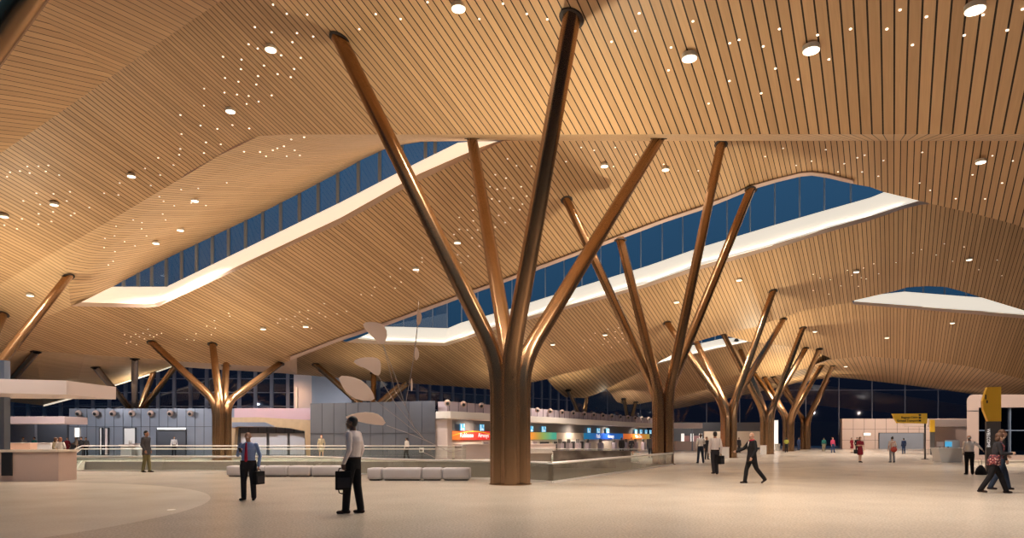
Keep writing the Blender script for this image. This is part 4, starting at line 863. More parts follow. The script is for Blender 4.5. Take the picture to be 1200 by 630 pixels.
for a, e_ in ((6, 700), (16, 800), (27, 900), (38, 900)): add_spot('roof_uplight', CK(a, -2.2, 4.6), e_, WARM, CK(a, -3.5, 12), 2.5, 0.1)
for x in (-34, -27): add_spot('roof_uplight', (x, 61.5, 4.6), 260, WARM, (x, 60.5, 12), 2.5, 0.1)
for x, y in ((18, 66), (30, 78), (42, 80), (30, 60), (52, 75)): add_spot('downlight', (x, y, 8.2), 3000, SOFT, (x, y, 0), 2.3, 0.05)  # extra spots with no fitting, added to brighten the far floor
# ------------------------------------------------------------ people
CL = {}
def cloth(key, c, r=0.85, n=0.12, s=25):
    if key not in CL: CL[key] = mat('cloth_' + key, c, r, spec=0.12, noise=n, nscale=s)
    return CL[key]
SKIN = {'dark': (0.13, 0.065, 0.04), 'mid': (0.36, 0.19, 0.12), 'light': (0.55, 0.33, 0.23)}
COLS = dict(blue=(0.20, 0.27, 0.46), white=(0.66, 0.58, 0.56), offwhite=(0.72, 0.66, 0.62), black=(0.013, 0.012, 0.013), charcoal=(0.028, 0.026, 0.03), brown=(0.07, 0.04, 0.03), greyjacket=(0.075, 0.07, 0.075),
            olive=(0.17, 0.15, 0.075), maroon=(0.20, 0.02, 0.03), teal=(0.04, 0.22, 0.20), pink=(0.60, 0.08, 0.16), navy=(0.03, 0.05, 0.12), beige=(0.50, 0.38, 0.31), redbag=(0.42, 0.07, 0.05), yellowtop=(0.42, 0.42, 0.08), grey=(0.25, 0.24, 0.25), denim=(0.022, 0.03, 0.05), shoe=(0.03, 0.02, 0.018), khaki=(0.36, 0.30, 0.20), silver=(0.5, 0.5, 0.52), red=(0.50, 0.03, 0.06))
def CM(k): return cloth(k, COLS[k])
def SK(k):
    return CL.setdefault('skin_' + k, mat('skin_' + k, SKIN[k], 0.5, noise=0.06, nscale=20))
def HM(k):
    c = {'black': (0.012, 0.01, 0.01), 'brown': (0.09, 0.04, 0.02), 'auburn': (0.22, 0.07, 0.03), 'grey': (0.3, 0.28, 0.26), 'blond': (0.4, 0.25, 0.12)}[k]
    return CL.setdefault('hair_' + k, mat('hair_' + k, c, 0.6, noise=0.2, nscale=40))

class Body:
    def __init__(s): s.bm = bmesh.new()
    def loft(s, rings, mi, seg=16, cap=True):
        """rings: (centre, x-axis, y-axis) with radii folded into the axes"""
        R = [[s.bm.verts.new(c + ax * math.cos(2 * math.pi * k / seg) + ay * math.sin(2 * math.pi * k / seg)) for k in range(seg)] for c, ax, ay in rings]
        fs = []
        for a, b in zip(R, R[1:]):
            for k in range(seg): fs.append(s.bm.faces.new((a[k], a[(k + 1) % seg], b[(k + 1) % seg], b[k])))
        fs.append(s.bm.faces.new(R[0][::-1])); fs.append(s.bm.faces.new(R[-1]))
        for f in fs: f.material_index = mi
    def cap(s, p, r0, q, r1, mi, flat=1.0, side=None, seg=12):
        p, q = Vector(p), Vector(q); d = (q - p)
        if d.length < 1e-6: d = Vector((0, 0, 1e-3))
        u = d.normalized(); sd = Vector(side) if side else (Vector((1, 0, 0)) if abs(u.x) < 0.9 else Vector((0, 1, 0)))
        y = u.cross(sd).normalized(); x = y.cross(u).normalized(); rings = []
        for a in (-80, -50, -25, 0): a = math.radians(a); rings.append((p + u * (r0 * math.sin(a)), x * (r0 * math.cos(a)), y * (r0 * flat * math.cos(a))))
        rings.append((p.lerp(q, 0.5), x * ((r0 + r1) / 2), y * ((r0 + r1) / 2 * flat)))
        for a in (0, 25, 50, 80): a = math.radians(a); rings.append((q + u * (r1 * math.sin(a)), x * (r1 * math.cos(a)), y * (r1 * flat * math.cos(a))))
        s.loft(rings, mi, seg)
    def ell(s, c, r, mi, R=None):
        m = Matrix.Translation(c) @ (R.to_4x4() if R else Matrix.Identity(4)) @ Matrix.Diagonal((*r, 1))
        q = bmesh.ops.create_uvsphere(s.bm, u_segments=16, v_segments=10, radius=1.0, matrix=m)
        for f in {f for v in q['verts'] for f in v.link_faces}: f.material_index = mi
    def stack(s, sec, mi):                       # sec: (x, y, z, rx, ry)
        s.loft([(Vector((x, y, z)), Vector((rx, 0, 0)), Vector((0, ry, 0))) for x, y, z, rx, ry in sec], mi, 20)

def person(label, px, yf, h, face=0.0, pose=None, top='white', legs='black', shoes='shoe', skin='mid', hair='black', hairstyle='short', sleeve='long', outfit='shirt', vox=0.02, group=None, lean=0.0, build=1.0, dx=0, name='person', eyes=False, tie=None, dist=None):
    """stands at picture column px with soles on picture row yf, h picture rows tall; face = turn about z (0 looks at the camera)"""
    d = dist or EYE * F / (yf - HY); H = h * d / F; sc = H / 1.75
    J = dict(pel=(0, 0, 0.95), chest=(0, 0, 1.30), neck=(0, 0.01, 1.50), head=(0, -0.01, 1.635),
             Lk=(0.105, -0.01, 0.50), La=(0.115, 0.02, 0.09), Rk=(-0.105, -0.01, 0.50), Ra=(-0.115, 0.02, 0.09), Lt=-1, Rt=-1,
             Ls=(0.185, 0.01, 1.43), Le=(0.245, 0.03, 1.15), Lw=(0.245, -0.04, 0.90), Rs=(-0.185, 0.01, 1.43), Re=(-0.245, 0.03, 1.15), Rw=(-0.245, -0.04, 0.90), Lh=None, Rh=None, turn=0.0, nod=0.0)
    if pose: J.update(pose)
    J = {k: (Vector(v) if isinstance(v, tuple) else v) for k, v in J.items()}
    mats = [SK(skin), CM(top), CM(legs), CM(shoes)]
    B = Body(); w = build; pel = J['pel']; ch = J['chest']; nk = J['neck']
    fem = outfit in ('dress', 'blouse', 'skirt')
    # head with jaw, nose, ears
    Rh = Matrix.Rotation(J['turn'], 3, 'Z') @ Matrix.Rotation(J['nod'], 3, 'X'); hd = J['head']
    B.ell(hd + Vector((0, 0.012, 0.02)), (0.076, 0.096, 0.098), 0, Rh); B.ell(hd + Rh @ Vector((0, -0.022, -0.052)), (0.056, 0.068, 0.066), 0, Rh)
    B.ell(hd + Rh @ Vector((0, -0.098, -0.012)), (0.012, 0.020, 0.022), 0, Rh); B.ell(hd + Rh @ Vector((0, -0.082, 0.022)), (0.050, 0.016, 0.010), 0, Rh)
    B.ell(hd + Rh @ Vector((0, -0.084, -0.052)), (0.024, 0.012, 0.008), 0, Rh); B.ell(hd + Rh @ Vector((0, -0.075, -0.095)), (0.026, 0.018, 0.018), 0, Rh)
    for sx in (-1, 1): B.ell(hd + Rh @ Vector((sx * 0.080, 0.012, -0.005)), (0.010, 0.020, 0.030), 0, Rh)
    B.cap(nk + Vector((0, 0.01, -0.05)), 0.058 * (0.9 if fem else 1), hd + Vector((0, 0.015, -0.06)), 0.052, 0)
    # torso
    sh = 0.9 if fem else 1.0; T0 = 1
    def mid(t): return pel.lerp(ch, t)
    S = [(pel.x, pel.y, pel.z - 0.10, 0.155 * w, 0.115 * w), (pel.x, pel.y, pel.z, 0.165 * w, 0.122 * w), (*mid(0.35).xy, mid(0.35).z, 0.148 * w * (0.88 if fem else 1), 0.110 * w), (*mid(0.75).xy, mid(0.75).z, 0.160 * w, 0.118 * w),
         (*ch.xy, ch.z, 0.172 * w * sh, 0.125 * w), (*ch.lerp(nk, 0.45).xy, ch.lerp(nk, 0.45).z, 0.180 * w * sh, 0.108), (*ch.lerp(nk, 0.75).xy, ch.lerp(nk, 0.75).z, 0.150 * sh, 0.085), (*nk.xy, nk.z - 0.01, 0.072, 0.066)]
    if outfit == 'jacket':
        S = [(pel.x, pel.y, pel.z - 0.20, 0.205 * w, 0.150 * w), (pel.x, pel.y, pel.z - 0.05, 0.192 * w, 0.140 * w)] + [(x, y, z, rx + 0.018, ry + 0.014) for x, y, z, rx, ry in S[2:]]
    B.stack(S, 1)
    if outfit == 'shirt' : B.stack([(pel.x, pel.y, pel.z - 0.14, 0.158 * w, 0.118 * w), (pel.x, pel.y, pel.z - 0.02, 0.170 * w, 0.127 * w), (pel.x, pel.y, pel.z + 0.065, 0.166 * w, 0.124 * w)], 2)
    if outfit == 'blouse': B.stack([(pel.x, pel.y, pel.z - 0.10, 0.19, 0.15), (pel.x, pel.y, pel.z + 0.08, 0.165, 0.125)], 1)
    if outfit in ('dress', 'skirt'):
        mi = 1 if outfit == 'dress' else 2
        B.stack([(pel.x, pel.y, pel.z - 0.42, 0.20, 0.16), (pel.x, pel.y, pel.z - 0.2, 0.195, 0.150), (pel.x, pel.y, pel.z, 0.172, 0.130), (pel.x, pel.y, pel.z + 0.12, 0.150, 0.112)], mi)
    # legs
    bare = outfit in ('dress', 'skirt') or legs == 'skinlegs'
    for sx, kk, aa, tt in ((1, 'Lk', 'La', 'Lt'), (-1, 'Rk', 'Ra', 'Rt')):
        hip = pel + Vector((sx * 0.088 * w, 0, -0.06)); k = J[kk]; a = J[aa]
        if bare:
            B.cap(hip, 0.085, k, 0.055, 0); B.cap(k, 0.055, a, 0.036, 0)
        else:
            B.cap(hip, 0.100 * w, k, 0.076, 2); B.cap(k, 0.076, a + Vector((0, 0, 0.0)), 0.066, 2)
        fd = J[tt] if isinstance(J[tt], Vector) else Vector((sx * 0.25, -1, 0)).normalized()
        toe = a + fd * 0.135 + Vector((0, 0, -0.052)); heel = a - fd * 0.045 + Vector((0, 0, -0.042))
        B.cap(heel, 0.042, toe, 0.036, 3, 0.85, side=fd.cross(Vector((0, 0, 1)))); B.cap(a + Vector((0, 0, -0.01)), 0.044, a + fd * 0.06 + Vector((0, 0, -0.045)), 0.04, 3)
    # arms and hands
    for sx, ss, ee, ww, hh in ((1, 'Ls', 'Le', 'Lw', 'Lh'), (-1, 'Rs', 'Re', 'Rw', 'Rh')):
        s_, e_, w_ = J[ss], J[ee], J[ww]; s_ = Vector((s_.x * sh, s_.y, s_.z)); am = 1 if sleeve in ('long', 'short') else 0
        f = 1.18 if outfit == 'jacket' else 1.0
        B.cap(s_, 0.062 * f, e_, 0.048 * f, am if sleeve != 'none' else 0)
        B.cap(e_, 0.048 * f if sleeve == 'long' else 0.042, w_, 0.038 * f if sleeve == 'long' else 0.030, 1 if sleeve == 'long' else 0)
        dr = (w_ - e_).normalized(); hv = J[hh]
        dr = hv.normalized() if isinstance(hv, Vector) else dr
        nrm = Vector((-sx, 0, 0)) - dr * Vector((-sx, 0, 0)).dot(dr); nrm = nrm.normalized() if nrm.length > 0.2 else Vector((0, -1, 0))
        sd = dr.cross(nrm).normalized()
        if sd.y > 0: sd = -sd
        r = max(0.0088, vox * 0.62)
        B.cap(w_, 0.026, w_ + dr * 0.085, 0.040, 0, 0.42, side=sd)
        curl = 1.0 if isinstance(hv, Vector) else 0.45
        for i, ln in enumerate((0.072, 0.082, 0.076, 0.060)):
            o_ = w_ + dr * 0.088 + sd * (0.030 - 0.0205 * i); m1 = o_ + (dr + nrm * 0.35 * curl).normalized() * ln * 0.5; m2 = m1 + (dr * (1 - 0.8 * curl) + nrm * (0.5 + 0.6 * curl)).normalized() * ln * 0.5
            B.cap(o_, r, m1, r, 0, seg=8); B.cap(m1, r, m2, r * 0.85, 0, seg=8)
        o_ = w_ + dr * 0.030 + sd * 0.026; m1 = o_ + (dr * 0.7 + sd * 0.7 + nrm * 0.2).normalized() * 0.038; m2 = m1 + (dr + nrm * 0.5).normalized() * 0.032
        B.cap(o_, r * 1.2, m1, r * 1.1, 0, seg=8); B.cap(m1, r * 1.1, m2, r * 0.9, 0, seg=8)
    B.bm.normal_update(); me = bpy.data.meshes.new('src'); B.bm.to_mesh(me)
    src = BVHTree.FromBMesh(B.bm); B.bm.faces.ensure_lookup_table(); fm = [f.material_index for f in B.bm.faces]; B.bm.free()
    tmp = bpy.data.objects.new('tmp', me); COL.objects.link(tmp)
    md = tmp.modifiers.new('r', 'REMESH'); md.mode = 'VOXEL'; md.voxel_size = vox / sc if False else vox; md.use_smooth_shade = True
    sm = tmp.modifiers.new('s', 'SMOOTH'); sm.factor = 0.5; sm.iterations = 2 if vox < 0.015 else 1
    dg = bpy.context.evaluated_depsgraph_get(); out = bpy.data.meshes.new_from_object(tmp.evaluated_get(dg)); bpy.data.objects.remove(tmp); bpy.data.meshes.remove(me)
    idx = []
    for p_ in out.polygons:
        h_ = src.find_nearest(p_.center); idx.append(fm[h_[2]] if h_[2] is not None else 1)
    out.materials.clear()
    for m_ in mats: out.materials.append(m_)
    out.polygons.foreach_set('material_index', idx); out.polygons.foreach_set('use_smooth', [True] * len(idx))
    zmin = min(v.co.z for v in out.vertices)
    loc = G(px, d) + Vector((dx, 0, 0)); out.name = 'person'
    o = bpy.data.objects.new('person', out); COL.objects.link(o); tag(o, label, 'person', group)
    o.location = loc - Vector((0, 0, zmin * sc)); o.rotation_euler = (0, 0, face); o.scale = (sc, sc, sc)
    # hair
    def child(nm, bm, m_): c = obj(nm, bm, m_, o, True); return c
    if hairstyle != 'bald':
        hb = Body()
        if hairstyle == 'short': hb.ell(hd + Rh @ Vector((0, 0.026, 0.042)), (0.083, 0.098, 0.088), 0, Rh); hb.ell(hd + Rh @ Vector((0, 0.055, -0.01)), (0.074, 0.058, 0.075), 0, Rh)
        if hairstyle == 'cropped': hb.ell(hd + Rh @ Vector((0, 0.026, 0.036)), (0.079, 0.092, 0.085), 0, Rh); hb.ell(hd + Rh @ Vector((0, 0.05, -0.01)), (0.071, 0.055, 0.07), 0, Rh)
        if hairstyle == 'bob': hb.ell(hd + Rh @ Vector((0, 0.03, 0.035)), (0.096, 0.105, 0.098), 0, Rh); hb.ell(hd + Rh @ Vector((0, 0.05, -0.05)), (0.094, 0.065, 0.09), 0, Rh)
        if hairstyle == 'long': hb.ell(hd + Rh @ Vector((0, 0.028, 0.035)), (0.092, 0.102, 0.095), 0, Rh); hb.ell(hd + Rh @ Vector((0, 0.062, -0.10)), (0.090, 0.050, 0.17), 0, Rh)
        if hairstyle == 'bun': hb.ell(hd + Rh @ Vector((0, 0.028, 0.035)), (0.086, 0.1, 0.09), 0, Rh); hb.ell(hd + Rh @ Vector((0, 0.06, 0.12)), (0.045, 0.045, 0.04), 0, Rh)
        if hairstyle == 'fringe': hb.ell(hd + Rh @ Vector((0, 0.06, -0.02)), (0.080, 0.052, 0.055), 0, Rh)
        child('hair', hb.bm, HM(hair))
    if eyes:
        for sx in (-1, 1):
            bm = bmesh.new(); bmesh.ops.create_uvsphere(bm, u_segments=10, v_segments=6, radius=0.0125, matrix=Matrix.Translation(hd + Rh @ Vector((sx * 0.030, -0.082, 0.006)))); child('eye', bm, 'white')
            bm = bmesh.new(); bmesh.ops.create_uvsphere(bm, u_segments=8, v_segments=6, radius=0.007, matrix=Matrix.Translation(hd + Rh @ Vector((sx * 0.030, -0.0925, 0.005)))); child('pupil', bm, 'black')
        bm = bmesh.new(); bmesh.ops.create_uvsphere(bm, u_segments=10, v_segments=6, radius=1, matrix=Matrix.Translation(hd + Rh @ Vector((0, -0.093, -0.054))) @ Matrix.Diagonal((0.022, 0.006, 0.004, 1))); child('mouth', bm, CL.setdefault('lip', mat('lip', (0.2, 0.07, 0.06), 0.5)))
    if tie:
        bm = bmesh.new(); y = -0.135 * w
        prism(bm, [(-0.016, y + 0.030, 1.475), (0.016, y + 0.030, 1.475), (0.022, y + 0.010, 1.44), (0.028, y - 0.004, 1.33), (0.042, y - 0.006, 1.03), (0.0, y - 0.006, 0.985), (-0.042, y - 0.006, 1.03), (-0.028, y - 0.004, 1.33), (-0.022, y + 0.010, 1.44)], (0, 0.008, 0)); child('tie', bm, CM(tie))
    if outfit == 'shirt':
        bm = bmesh.new(); z = pel.z + 0.055
        R_ = [[bm.verts.new((pel.x + 0.1745 * w * math.cos(a), pel.y + 0.1315 * w * math.sin(a), zz_)) for a in [2 * math.pi * k / 24 for k in range(24)]] for zz_ in (z - 0.02, z + 0.02)]
        for k in range(24): bm.faces.new((R_[0][k], R_[0][(k + 1) % 24], R_[1][(k + 1) % 24], R_[1][k]))
        child('belt', bm, CM('shoe'))
    def world(p): return o.location + Matrix.Rotation(face, 3, 'Z') @ (Vector(p) * sc)
    return o, world, J, sc

def bag(kind, label, p, rz, s=1.0, m_='black', cat='bag', sz=(0.38, 0.11, 0.28)):
    """p = the point where the handle is gripped (or the floor point for standing bags)"""
    t = thing(kind, label, cat, p, rz); w_, d_, h_ = [q * s for q in sz]; top = -0.055 * s
    bm = bmesh.new(); box(bm, (0, 0, top - h_ / 2), (w_, d_, h_), bev=0.02 * s); obj('body', bm, CM(m_), t)
    bm = bmesh.new(); box(bm, (0, -d_ / 2 - 0.004, top - h_ * 0.62), (w_ * 0.8, 0.02 * s, h_ * 0.55), bev=0.006); obj('pocket', bm, CM('charcoal'), t)
    bm = bmesh.new(); tube(bm, [(-0.08 * s, 0, top), (-0.07 * s, 0, top + 0.045 * s), (0, 0, top + 0.06 * s), (0.07 * s, 0, top + 0.045 * s), (0.08 * s, 0, top)], 0.010 * s, 8); obj('handle', bm, CM(m_), t, True)
    return t
V = Vector
DN = V((0, 0, -1))
# -- the foreground figures
o, W_, J, sc = person('heavyset man in a blue shirt and red tie looking at a phone, briefcase in hand', 291, 585.6, 80, 0.0,
    dict(Rs=(-0.19, 0.01, 1.42), Re=(-0.275, 0.02, 1.16), Rw=(-0.125, -0.24, 1.225), Rh=(0.35, -0.5, 0.75), Ls=(0.19, 0.01, 1.42), Le=(0.285, 0.04, 1.15), Lw=(0.275, -0.03, 0.89), Lh=(0.0, -0.05, -1), nod=0.30, head=(0, -0.03, 1.63), Lk=(0.125, -0.01, 0.5), La=(0.135, 0.02, 0.09), Rk=(-0.115, -0.01, 0.5), Ra=(-0.125, 0.02, 0.09)),
    top='blue', legs='charcoal', skin='mid', hairstyle='bald', hair='black', vox=0.009, build=1.16, eyes=True, tie='red')
t = thing('mobile_phone', 'small dark mobile phone held up by the man in the blue shirt', 'phone', W_((-0.075, -0.335, 1.29)))
bm = bmesh.new(); box(bm, (0, 0, 0), (0.07, 0.012, 0.14), 0, 0.004, Matrix.Rotation(0.7, 4, 'X')); obj('case', bm, 'black', t)
bm = bmesh.new(); box(bm, (0, 0.008, 0.003), (0.06, 0.003, 0.12), 0, 0, Matrix.Rotation(0.7, 4, 'X')); obj('display', bm, 'screen', t)
bag('briefcase', 'black soft briefcase hanging from the hand of the man in the blue shirt', W_((0.277, -0.035, 0.80)), 1.35, sc, sz=(0.38, 0.12, 0.33))
o, W_, J, sc = person('tall man in a pale shirt and black trousers seen from behind left, holding a black bag', 414, 601.5, 114.5, -2.35 + math.pi * 0 - 0.0,
    dict(Rs=(-0.18, 0.0, 1.43), Re=(-0.235, 0.05, 1.16), Rw=(-0.21, -0.02, 0.92), Rh=(0, -0.1, -1), Le=(0.24, 0.03, 1.15), Lw=(0.22, -0.1, 0.95), turn=0.45, nod=0.06, Lk=(0.09, -0.06, 0.50), La=(0.09, -0.06, 0.09), Rk=(-0.10, 0.04, 0.5), Ra=(-0.11, 0.14, 0.09)),
    top='white', legs='black', skin='dark', hairstyle='cropped', hair='black', vox=0.010, build=0.96, eyes=True) if False else person('tall man in a pale shirt and black trousers turned left, holding a black bag', 414, 601.5, 114.5, -1.85,
    dict(Rs=(-0.18, 0.0, 1.43), Re=(-0.235, 0.05, 1.16), Rw=(-0.235, -0.05, 0.92), Rh=(0, -0.1, -1), Le=(0.235, 0.05, 1.15), Lw=(0.22, -0.06, 0.93), Lh=(0, -0.1, -1), turn=0.1, nod=0.04, head=(0, -0.035, 1.635), chest=(0, 0.03, 1.30), neck=(0, 0.0, 1.5), Lk=(0.09, -0.07, 0.50), La=(0.09, -0.10, 0.09), Rk=(-0.09, 0.03, 0.5), Ra=(-0.09, 0.10, 0.09)),
    top='white', legs='black', skin='dark', hairstyle='cropped', hair='black', vox=0.010, build=0.98, eyes=True)
hp = W_((0.22, -0.075, 0.835))
b_ = bag('briefcase', 'black leather bag with a dangling strap held by the tall man in the pale shirt', hp, 0.35, sc, sz=(0.27, 0.12, 0.33))
bm = bmesh.new(); tube(bm, [(-0.10, -0.02, -0.38), (-0.08, -0.03, -0.48), (-0.03, -0.03, -0.50), (0.03, -0.03, -0.48), (0.06, -0.02, -0.38)], 0.012, 8); obj('strap', bm, CM('black'), b_, True)
o, W_, J, sc = person('bald man in a black suit striding left with one arm stretched forward', 881, 566, 59.5, -1.45,
    dict(pel=(0, 0, 0.93), chest=(0, 0.02, 1.30), neck=(0, 0.02, 1.5), Le=(0.26, 0.02, 1.16), Lw=(0.24, -0.10, 0.92), Re=(-0.24, -0.18, 1.20), Rw=(-0.22, -0.44, 1.10), Rh=(0, -1, -0.15), Lk=(0.10, 0.12, 0.52), La=(0.10, 0.42, 0.16), Lt=(0.1, -0.8, -0.45), Rk=(-0.10, -0.14, 0.50), Ra=(-0.10, -0.20, 0.09), turn=0.55),
    top='black', legs='black', skin='mid', hairstyle='fringe', hair='grey', outfit='jacket', vox=0.011, build=1.12, eyes=True)
bm = bmesh.new(); tube(bm, [(0.075 * math.cos(a), 0.005 + 0.075 * math.sin(a), 1.495 + 0.015 * math.sin(a)) for a in [2 * math.pi * k / 16 for k in range(17)]], 0.022, 8, False); obj('scarf', bm, CM('red'), o, True)
bm = bmesh.new(); prism(bm, [(-0.04, -0.115, 1.46), (0.04, -0.115, 1.46), (0.0, -0.150, 1.27)], (0, 0.01, 0)); obj('shirt_front', bm, CM('white'), o)
o, W_, J, sc = person('man in a pale shirt and dark trousers walking away with a black bag', 838, 555.7, 50.3, math.pi,
    dict(Lw=(0.25, -0.02, 0.90), Rw=(-0.25, -0.04, 0.90), Rh=(0, 0, -1), Rk=(-0.09, -0.1, 0.50), Ra=(-0.09, -0.05, 0.09), Lk=(0.1, 0.03, 0.5), La=(0.12, 0.2, 0.13)), top='white', legs='charcoal', skin='mid', hair='black', vox=0.012)
bag('briefcase', 'black shoulder bag carried by the man in the pale shirt walking away', W_((-0.25, -0.04, 0.83)), 0.9, sc, sz=(0.42, 0.14, 0.34))
o, W_, J, sc = person('man in a white shirt and dark jeans standing with his back turned, feet apart', 821, 542.3, 34.5, math.pi + 0.1,
    dict(Lk=(0.13, 0, 0.5), La=(0.17, 0, 0.09), Rk=(-0.12, 0, 0.5), Ra=(-0.16, 0.02, 0.09), Re=(-0.26, -0.02, 1.18), Rw=(-0.15, -0.2, 1.15)), top='offwhite', legs='denim', skin='mid', hair='brown', vox=0.015)
person('person in dark clothes half hidden between the two pale-shirted men', 828.3, 538, 26.5, 0.3, top='charcoal', legs='charcoal', skin='mid', hair='brown', vox=0.02, outfit='jacket')
o, W_, J, sc = person('man in a grey jacket and olive trousers standing in profile before the balustrade', 171.5, 553.0, 48.7, 1.45,
    dict(Re=(-0.22, 0.06, 1.16), Rw=(-0.2, -0.06, 0.94), Le=(0.22, 0.05, 1.16), Lw=(0.20, -0.05, 0.93), Lk=(0.08, -0.05, 0.5), La=(0.08, -0.10, 0.09), Rk=(-0.08, 0.02, 0.5), Ra=(-0.08, 0.1, 0.09)), top='greyjacket', legs='olive', skin='mid', hairstyle='short', hair='black', outfit='jacket', vox=0.013)
# walking couple on the right
o, W_, J, sc = person('woman in a dark top with a red patterned shawl striding right, hands together', 1166, 577.5, 72, 1.25,
    dict(pel=(0, 0.02, 0.93), chest=(0, -0.05, 1.28), neck=(0, -0.08, 1.48), head=(0, -0.13, 1.60), Ls=(0.17, -0.05, 1.41), Rs=(-0.17, -0.05, 1.41), Le=(0.21, -0.10, 1.13), Lw=(0.13, -0.36, 1.14), Re=(-0.21, -0.10, 1.13), Rw=(-0.10, -0.36, 1.14), Rh=(0.2, -0.8, 0.1), Lh=(-0.2, -0.8, 0.1), nod=0.25,
         Lk=(0.09, -0.16, 0.50), La=(0.09, -0.30, 0.09), Rk=(-0.09, 0.14, 0.50), Ra=(-0.09, 0.38, 0.11)), top='charcoal', legs='black', skin='light', hair='brown', hairstyle='bob', vox=0.011, build=0.95, outfit='blouse', eyes=True)
def shawl_mat():
    m = mat('patterned_red_cloth', COLS['maroon'], 0.9); n = m.node_tree; v = n.nodes.new('ShaderNodeTexVoronoi'); v.inputs['Scale'].default_value = 16; tc = n.nodes.new('ShaderNodeTexCoord'); r = n.nodes.new('ShaderNodeValToRGB')
    e = r.color_ramp.elements; e[0].position = 0.15; e[0].color = (0.55, 0.42, 0.36, 1); e[1].position = 0.35; e[1].color = (0.22, 0.03, 0.03, 1); q = e.new(0.7); q.color = (0.03, 0.02, 0.03, 1)
    n.links.new(tc.outputs['Object'], v.inputs['Vector']); n.links.new(v.outputs['Distance'], r.inputs[0]); n.links.new(r.outputs[0], n.nodes['Principled BSDF'].inputs['Base Color']); return m
SH = shawl_mat()
bb = Body(); bb.stack([(0, 0.03, 0.80, 0.195, 0.165), (0, 0.03, 0.90, 0.195, 0.165), (0, 0.01, 1.02, 0.17, 0.145), (0, -0.02, 1.10, 0.15, 0.13)], 0); c_ = obj('shawl_hem', bb.bm, SH, o, True)
for sx in (-1, 1):
    bm = bmesh.new(); tube(bm, [(sx * 0.07, -0.11, 1.49), (sx * 0.10, -0.185, 1.36), (sx * 0.13, -0.175, 1.18), (sx * 0.17, -0.14, 1.0)], 0.022, 8); obj('shawl_edge', bm, SH, o, True)
person('man in dark clothes walking close behind the woman with the red shawl', 1173, 573.5, 70.5, 1.30,
    dict(Lk=(0.09, -0.14, 0.50), La=(0.09, -0.22, 0.09), Rk=(-0.09, 0.1, 0.50), Ra=(-0.09, 0.30, 0.10), head=(0, -0.05, 1.635), Le=(0.24, -0.02, 1.15), Lw=(0.2, -0.2, 1.02), nod=0.15), top='black', legs='denim', skin='mid', hair='brown', vox=0.012)
o, W_, J, sc = person('man in a white shirt and black trousers leaning at the pylon with one arm out', 1136, 555.6, 46.2, math.pi - 0.25,
    dict(Re=(-0.40, -0.12, 1.28), Rw=(-0.55, -0.16, 1.12), Le=(0.24, 0.0, 1.15), Lw=(0.2, -0.14, 0.98), head=(0, -0.04, 1.63), nod=0.2), top='offwhite', legs='black', skin='mid', hairstyle='fringe', hair='grey', vox=0.013, build=1.1)
c = G(1149.5, 27.8); t = thing('travel_bag', 'slumped black travel bag with a raised pull handle on the floor by the pylon', 'bag', c, 0.1)
bb = Body(); bb.stack([(0, 0, 0.01, 0.23, 0.15), (0, 0, 0.10, 0.24, 0.16), (-0.01, 0, 0.26, 0.17, 0.12), (0.0, 0, 0.36, 0.09, 0.06), (0.0, 0, 0.40, 0.04, 0.03)], 0); obj('body', bb.bm, CM('black'), t, True)
bm = bmesh.new(); tube(bm, [(-0.06, 0.03, 0.33), (-0.08, 0.03, 0.70), (0.04, 0.03, 0.72), (0.06, 0.03, 0.34)], 0.012, 8); obj('pull_handle', bm, 'canopy', t, True)
# mid-distance figures on the right
P_ = person
o, W_, J, sc = P_('woman in a dark red dress facing the camera, dark bag at her side', 1008, 541.5, 30, 0.0, dict(Re=(-0.22, 0.0, 1.16), Rw=(0.02, -0.16, 1.18), Rk=(-0.05, 0, 0.5), Lk=(0.05, 0, 0.5), La=(0.05, 0.02, 0.09), Ra=(-0.05, 0.02, 0.09)), top='maroon', skin='light', hair='brown', hairstyle='bob', outfit='dress', sleeve='short', vox=0.017)
bag('handbag', 'small black handbag beside the woman in the dark red dress', W_((-0.30, 0.0, 0.92)), 0.2, sc, sz=(0.24, 0.1, 0.26))
P_('woman in a dark red dress standing further back, left of the one facing the camera', 998.3, 530.3, 17.8, 0.4, top='maroon', skin='light', hair='black', hairstyle='short', outfit='dress', sleeve='short', vox=0.02)
P_('person in black behind the two women in dark red', 1004.5, 531, 19, 0.0, top='black', legs='black', skin='mid', vox=0.022)
o, W_, J, sc = P_('woman in a beige top walking away, red bag across her back', 1045.5, 541.5, 30, math.pi, dict(Le=(0.26, 0.04, 1.15), Re=(-0.26, 0.04, 1.15)), top='beige', legs='grey', skin='mid', hair='black', hairstyle='bun', sleeve='short', vox=0.017, outfit='blouse')
t = thing('handbag', 'rounded red bag on the back of the woman in the beige top', 'bag', W_((0.0, 0.22, 0.90)), 0); bb = Body(); bb.ell(V((0, 0, 0)), (0.20, 0.09, 0.17), 0); obj('body', bb.bm, CM('redbag'), t, True)
bm = bmesh.new(); tube(bm, [(-0.16, 0.02, 0.08), (-0.10, 0.06, 0.38), (0.12, 0.05, 0.50)], 0.012, 6); obj('strap', bm, CM('redbag'), t, True)
P_('person in navy standing before the blue-grey shopfront', 1059, 531.5, 18.5, math.pi, top='navy', legs='navy', skin='mid', vox=0.022)
o, W_, J, sc = P_('person in a teal top and pale trousers, left of the one in pink', 965.5, 528.6, 16, -0.5, top='teal', legs='khaki', skin='mid', hair='black', vox=0.022)
P_('person in a pink top and dark wide trousers before the dark glass', 976, 530.2, 18, 0.2, dict(Lk=(0.14, 0, 0.5), La=(0.2, 0, 0.09), Rk=(-0.12, 0, 0.5), Ra=(-0.18, 0, 0.09)), top='pink', legs='navy', skin='light', hair='auburn', vox=0.022)
P_('person in a dark suit standing between the third and fourth tree columns', 866, 530.2, 18, 0.3, top='charcoal', legs='charcoal', outfit='jacket', skin='mid', vox=0.022)
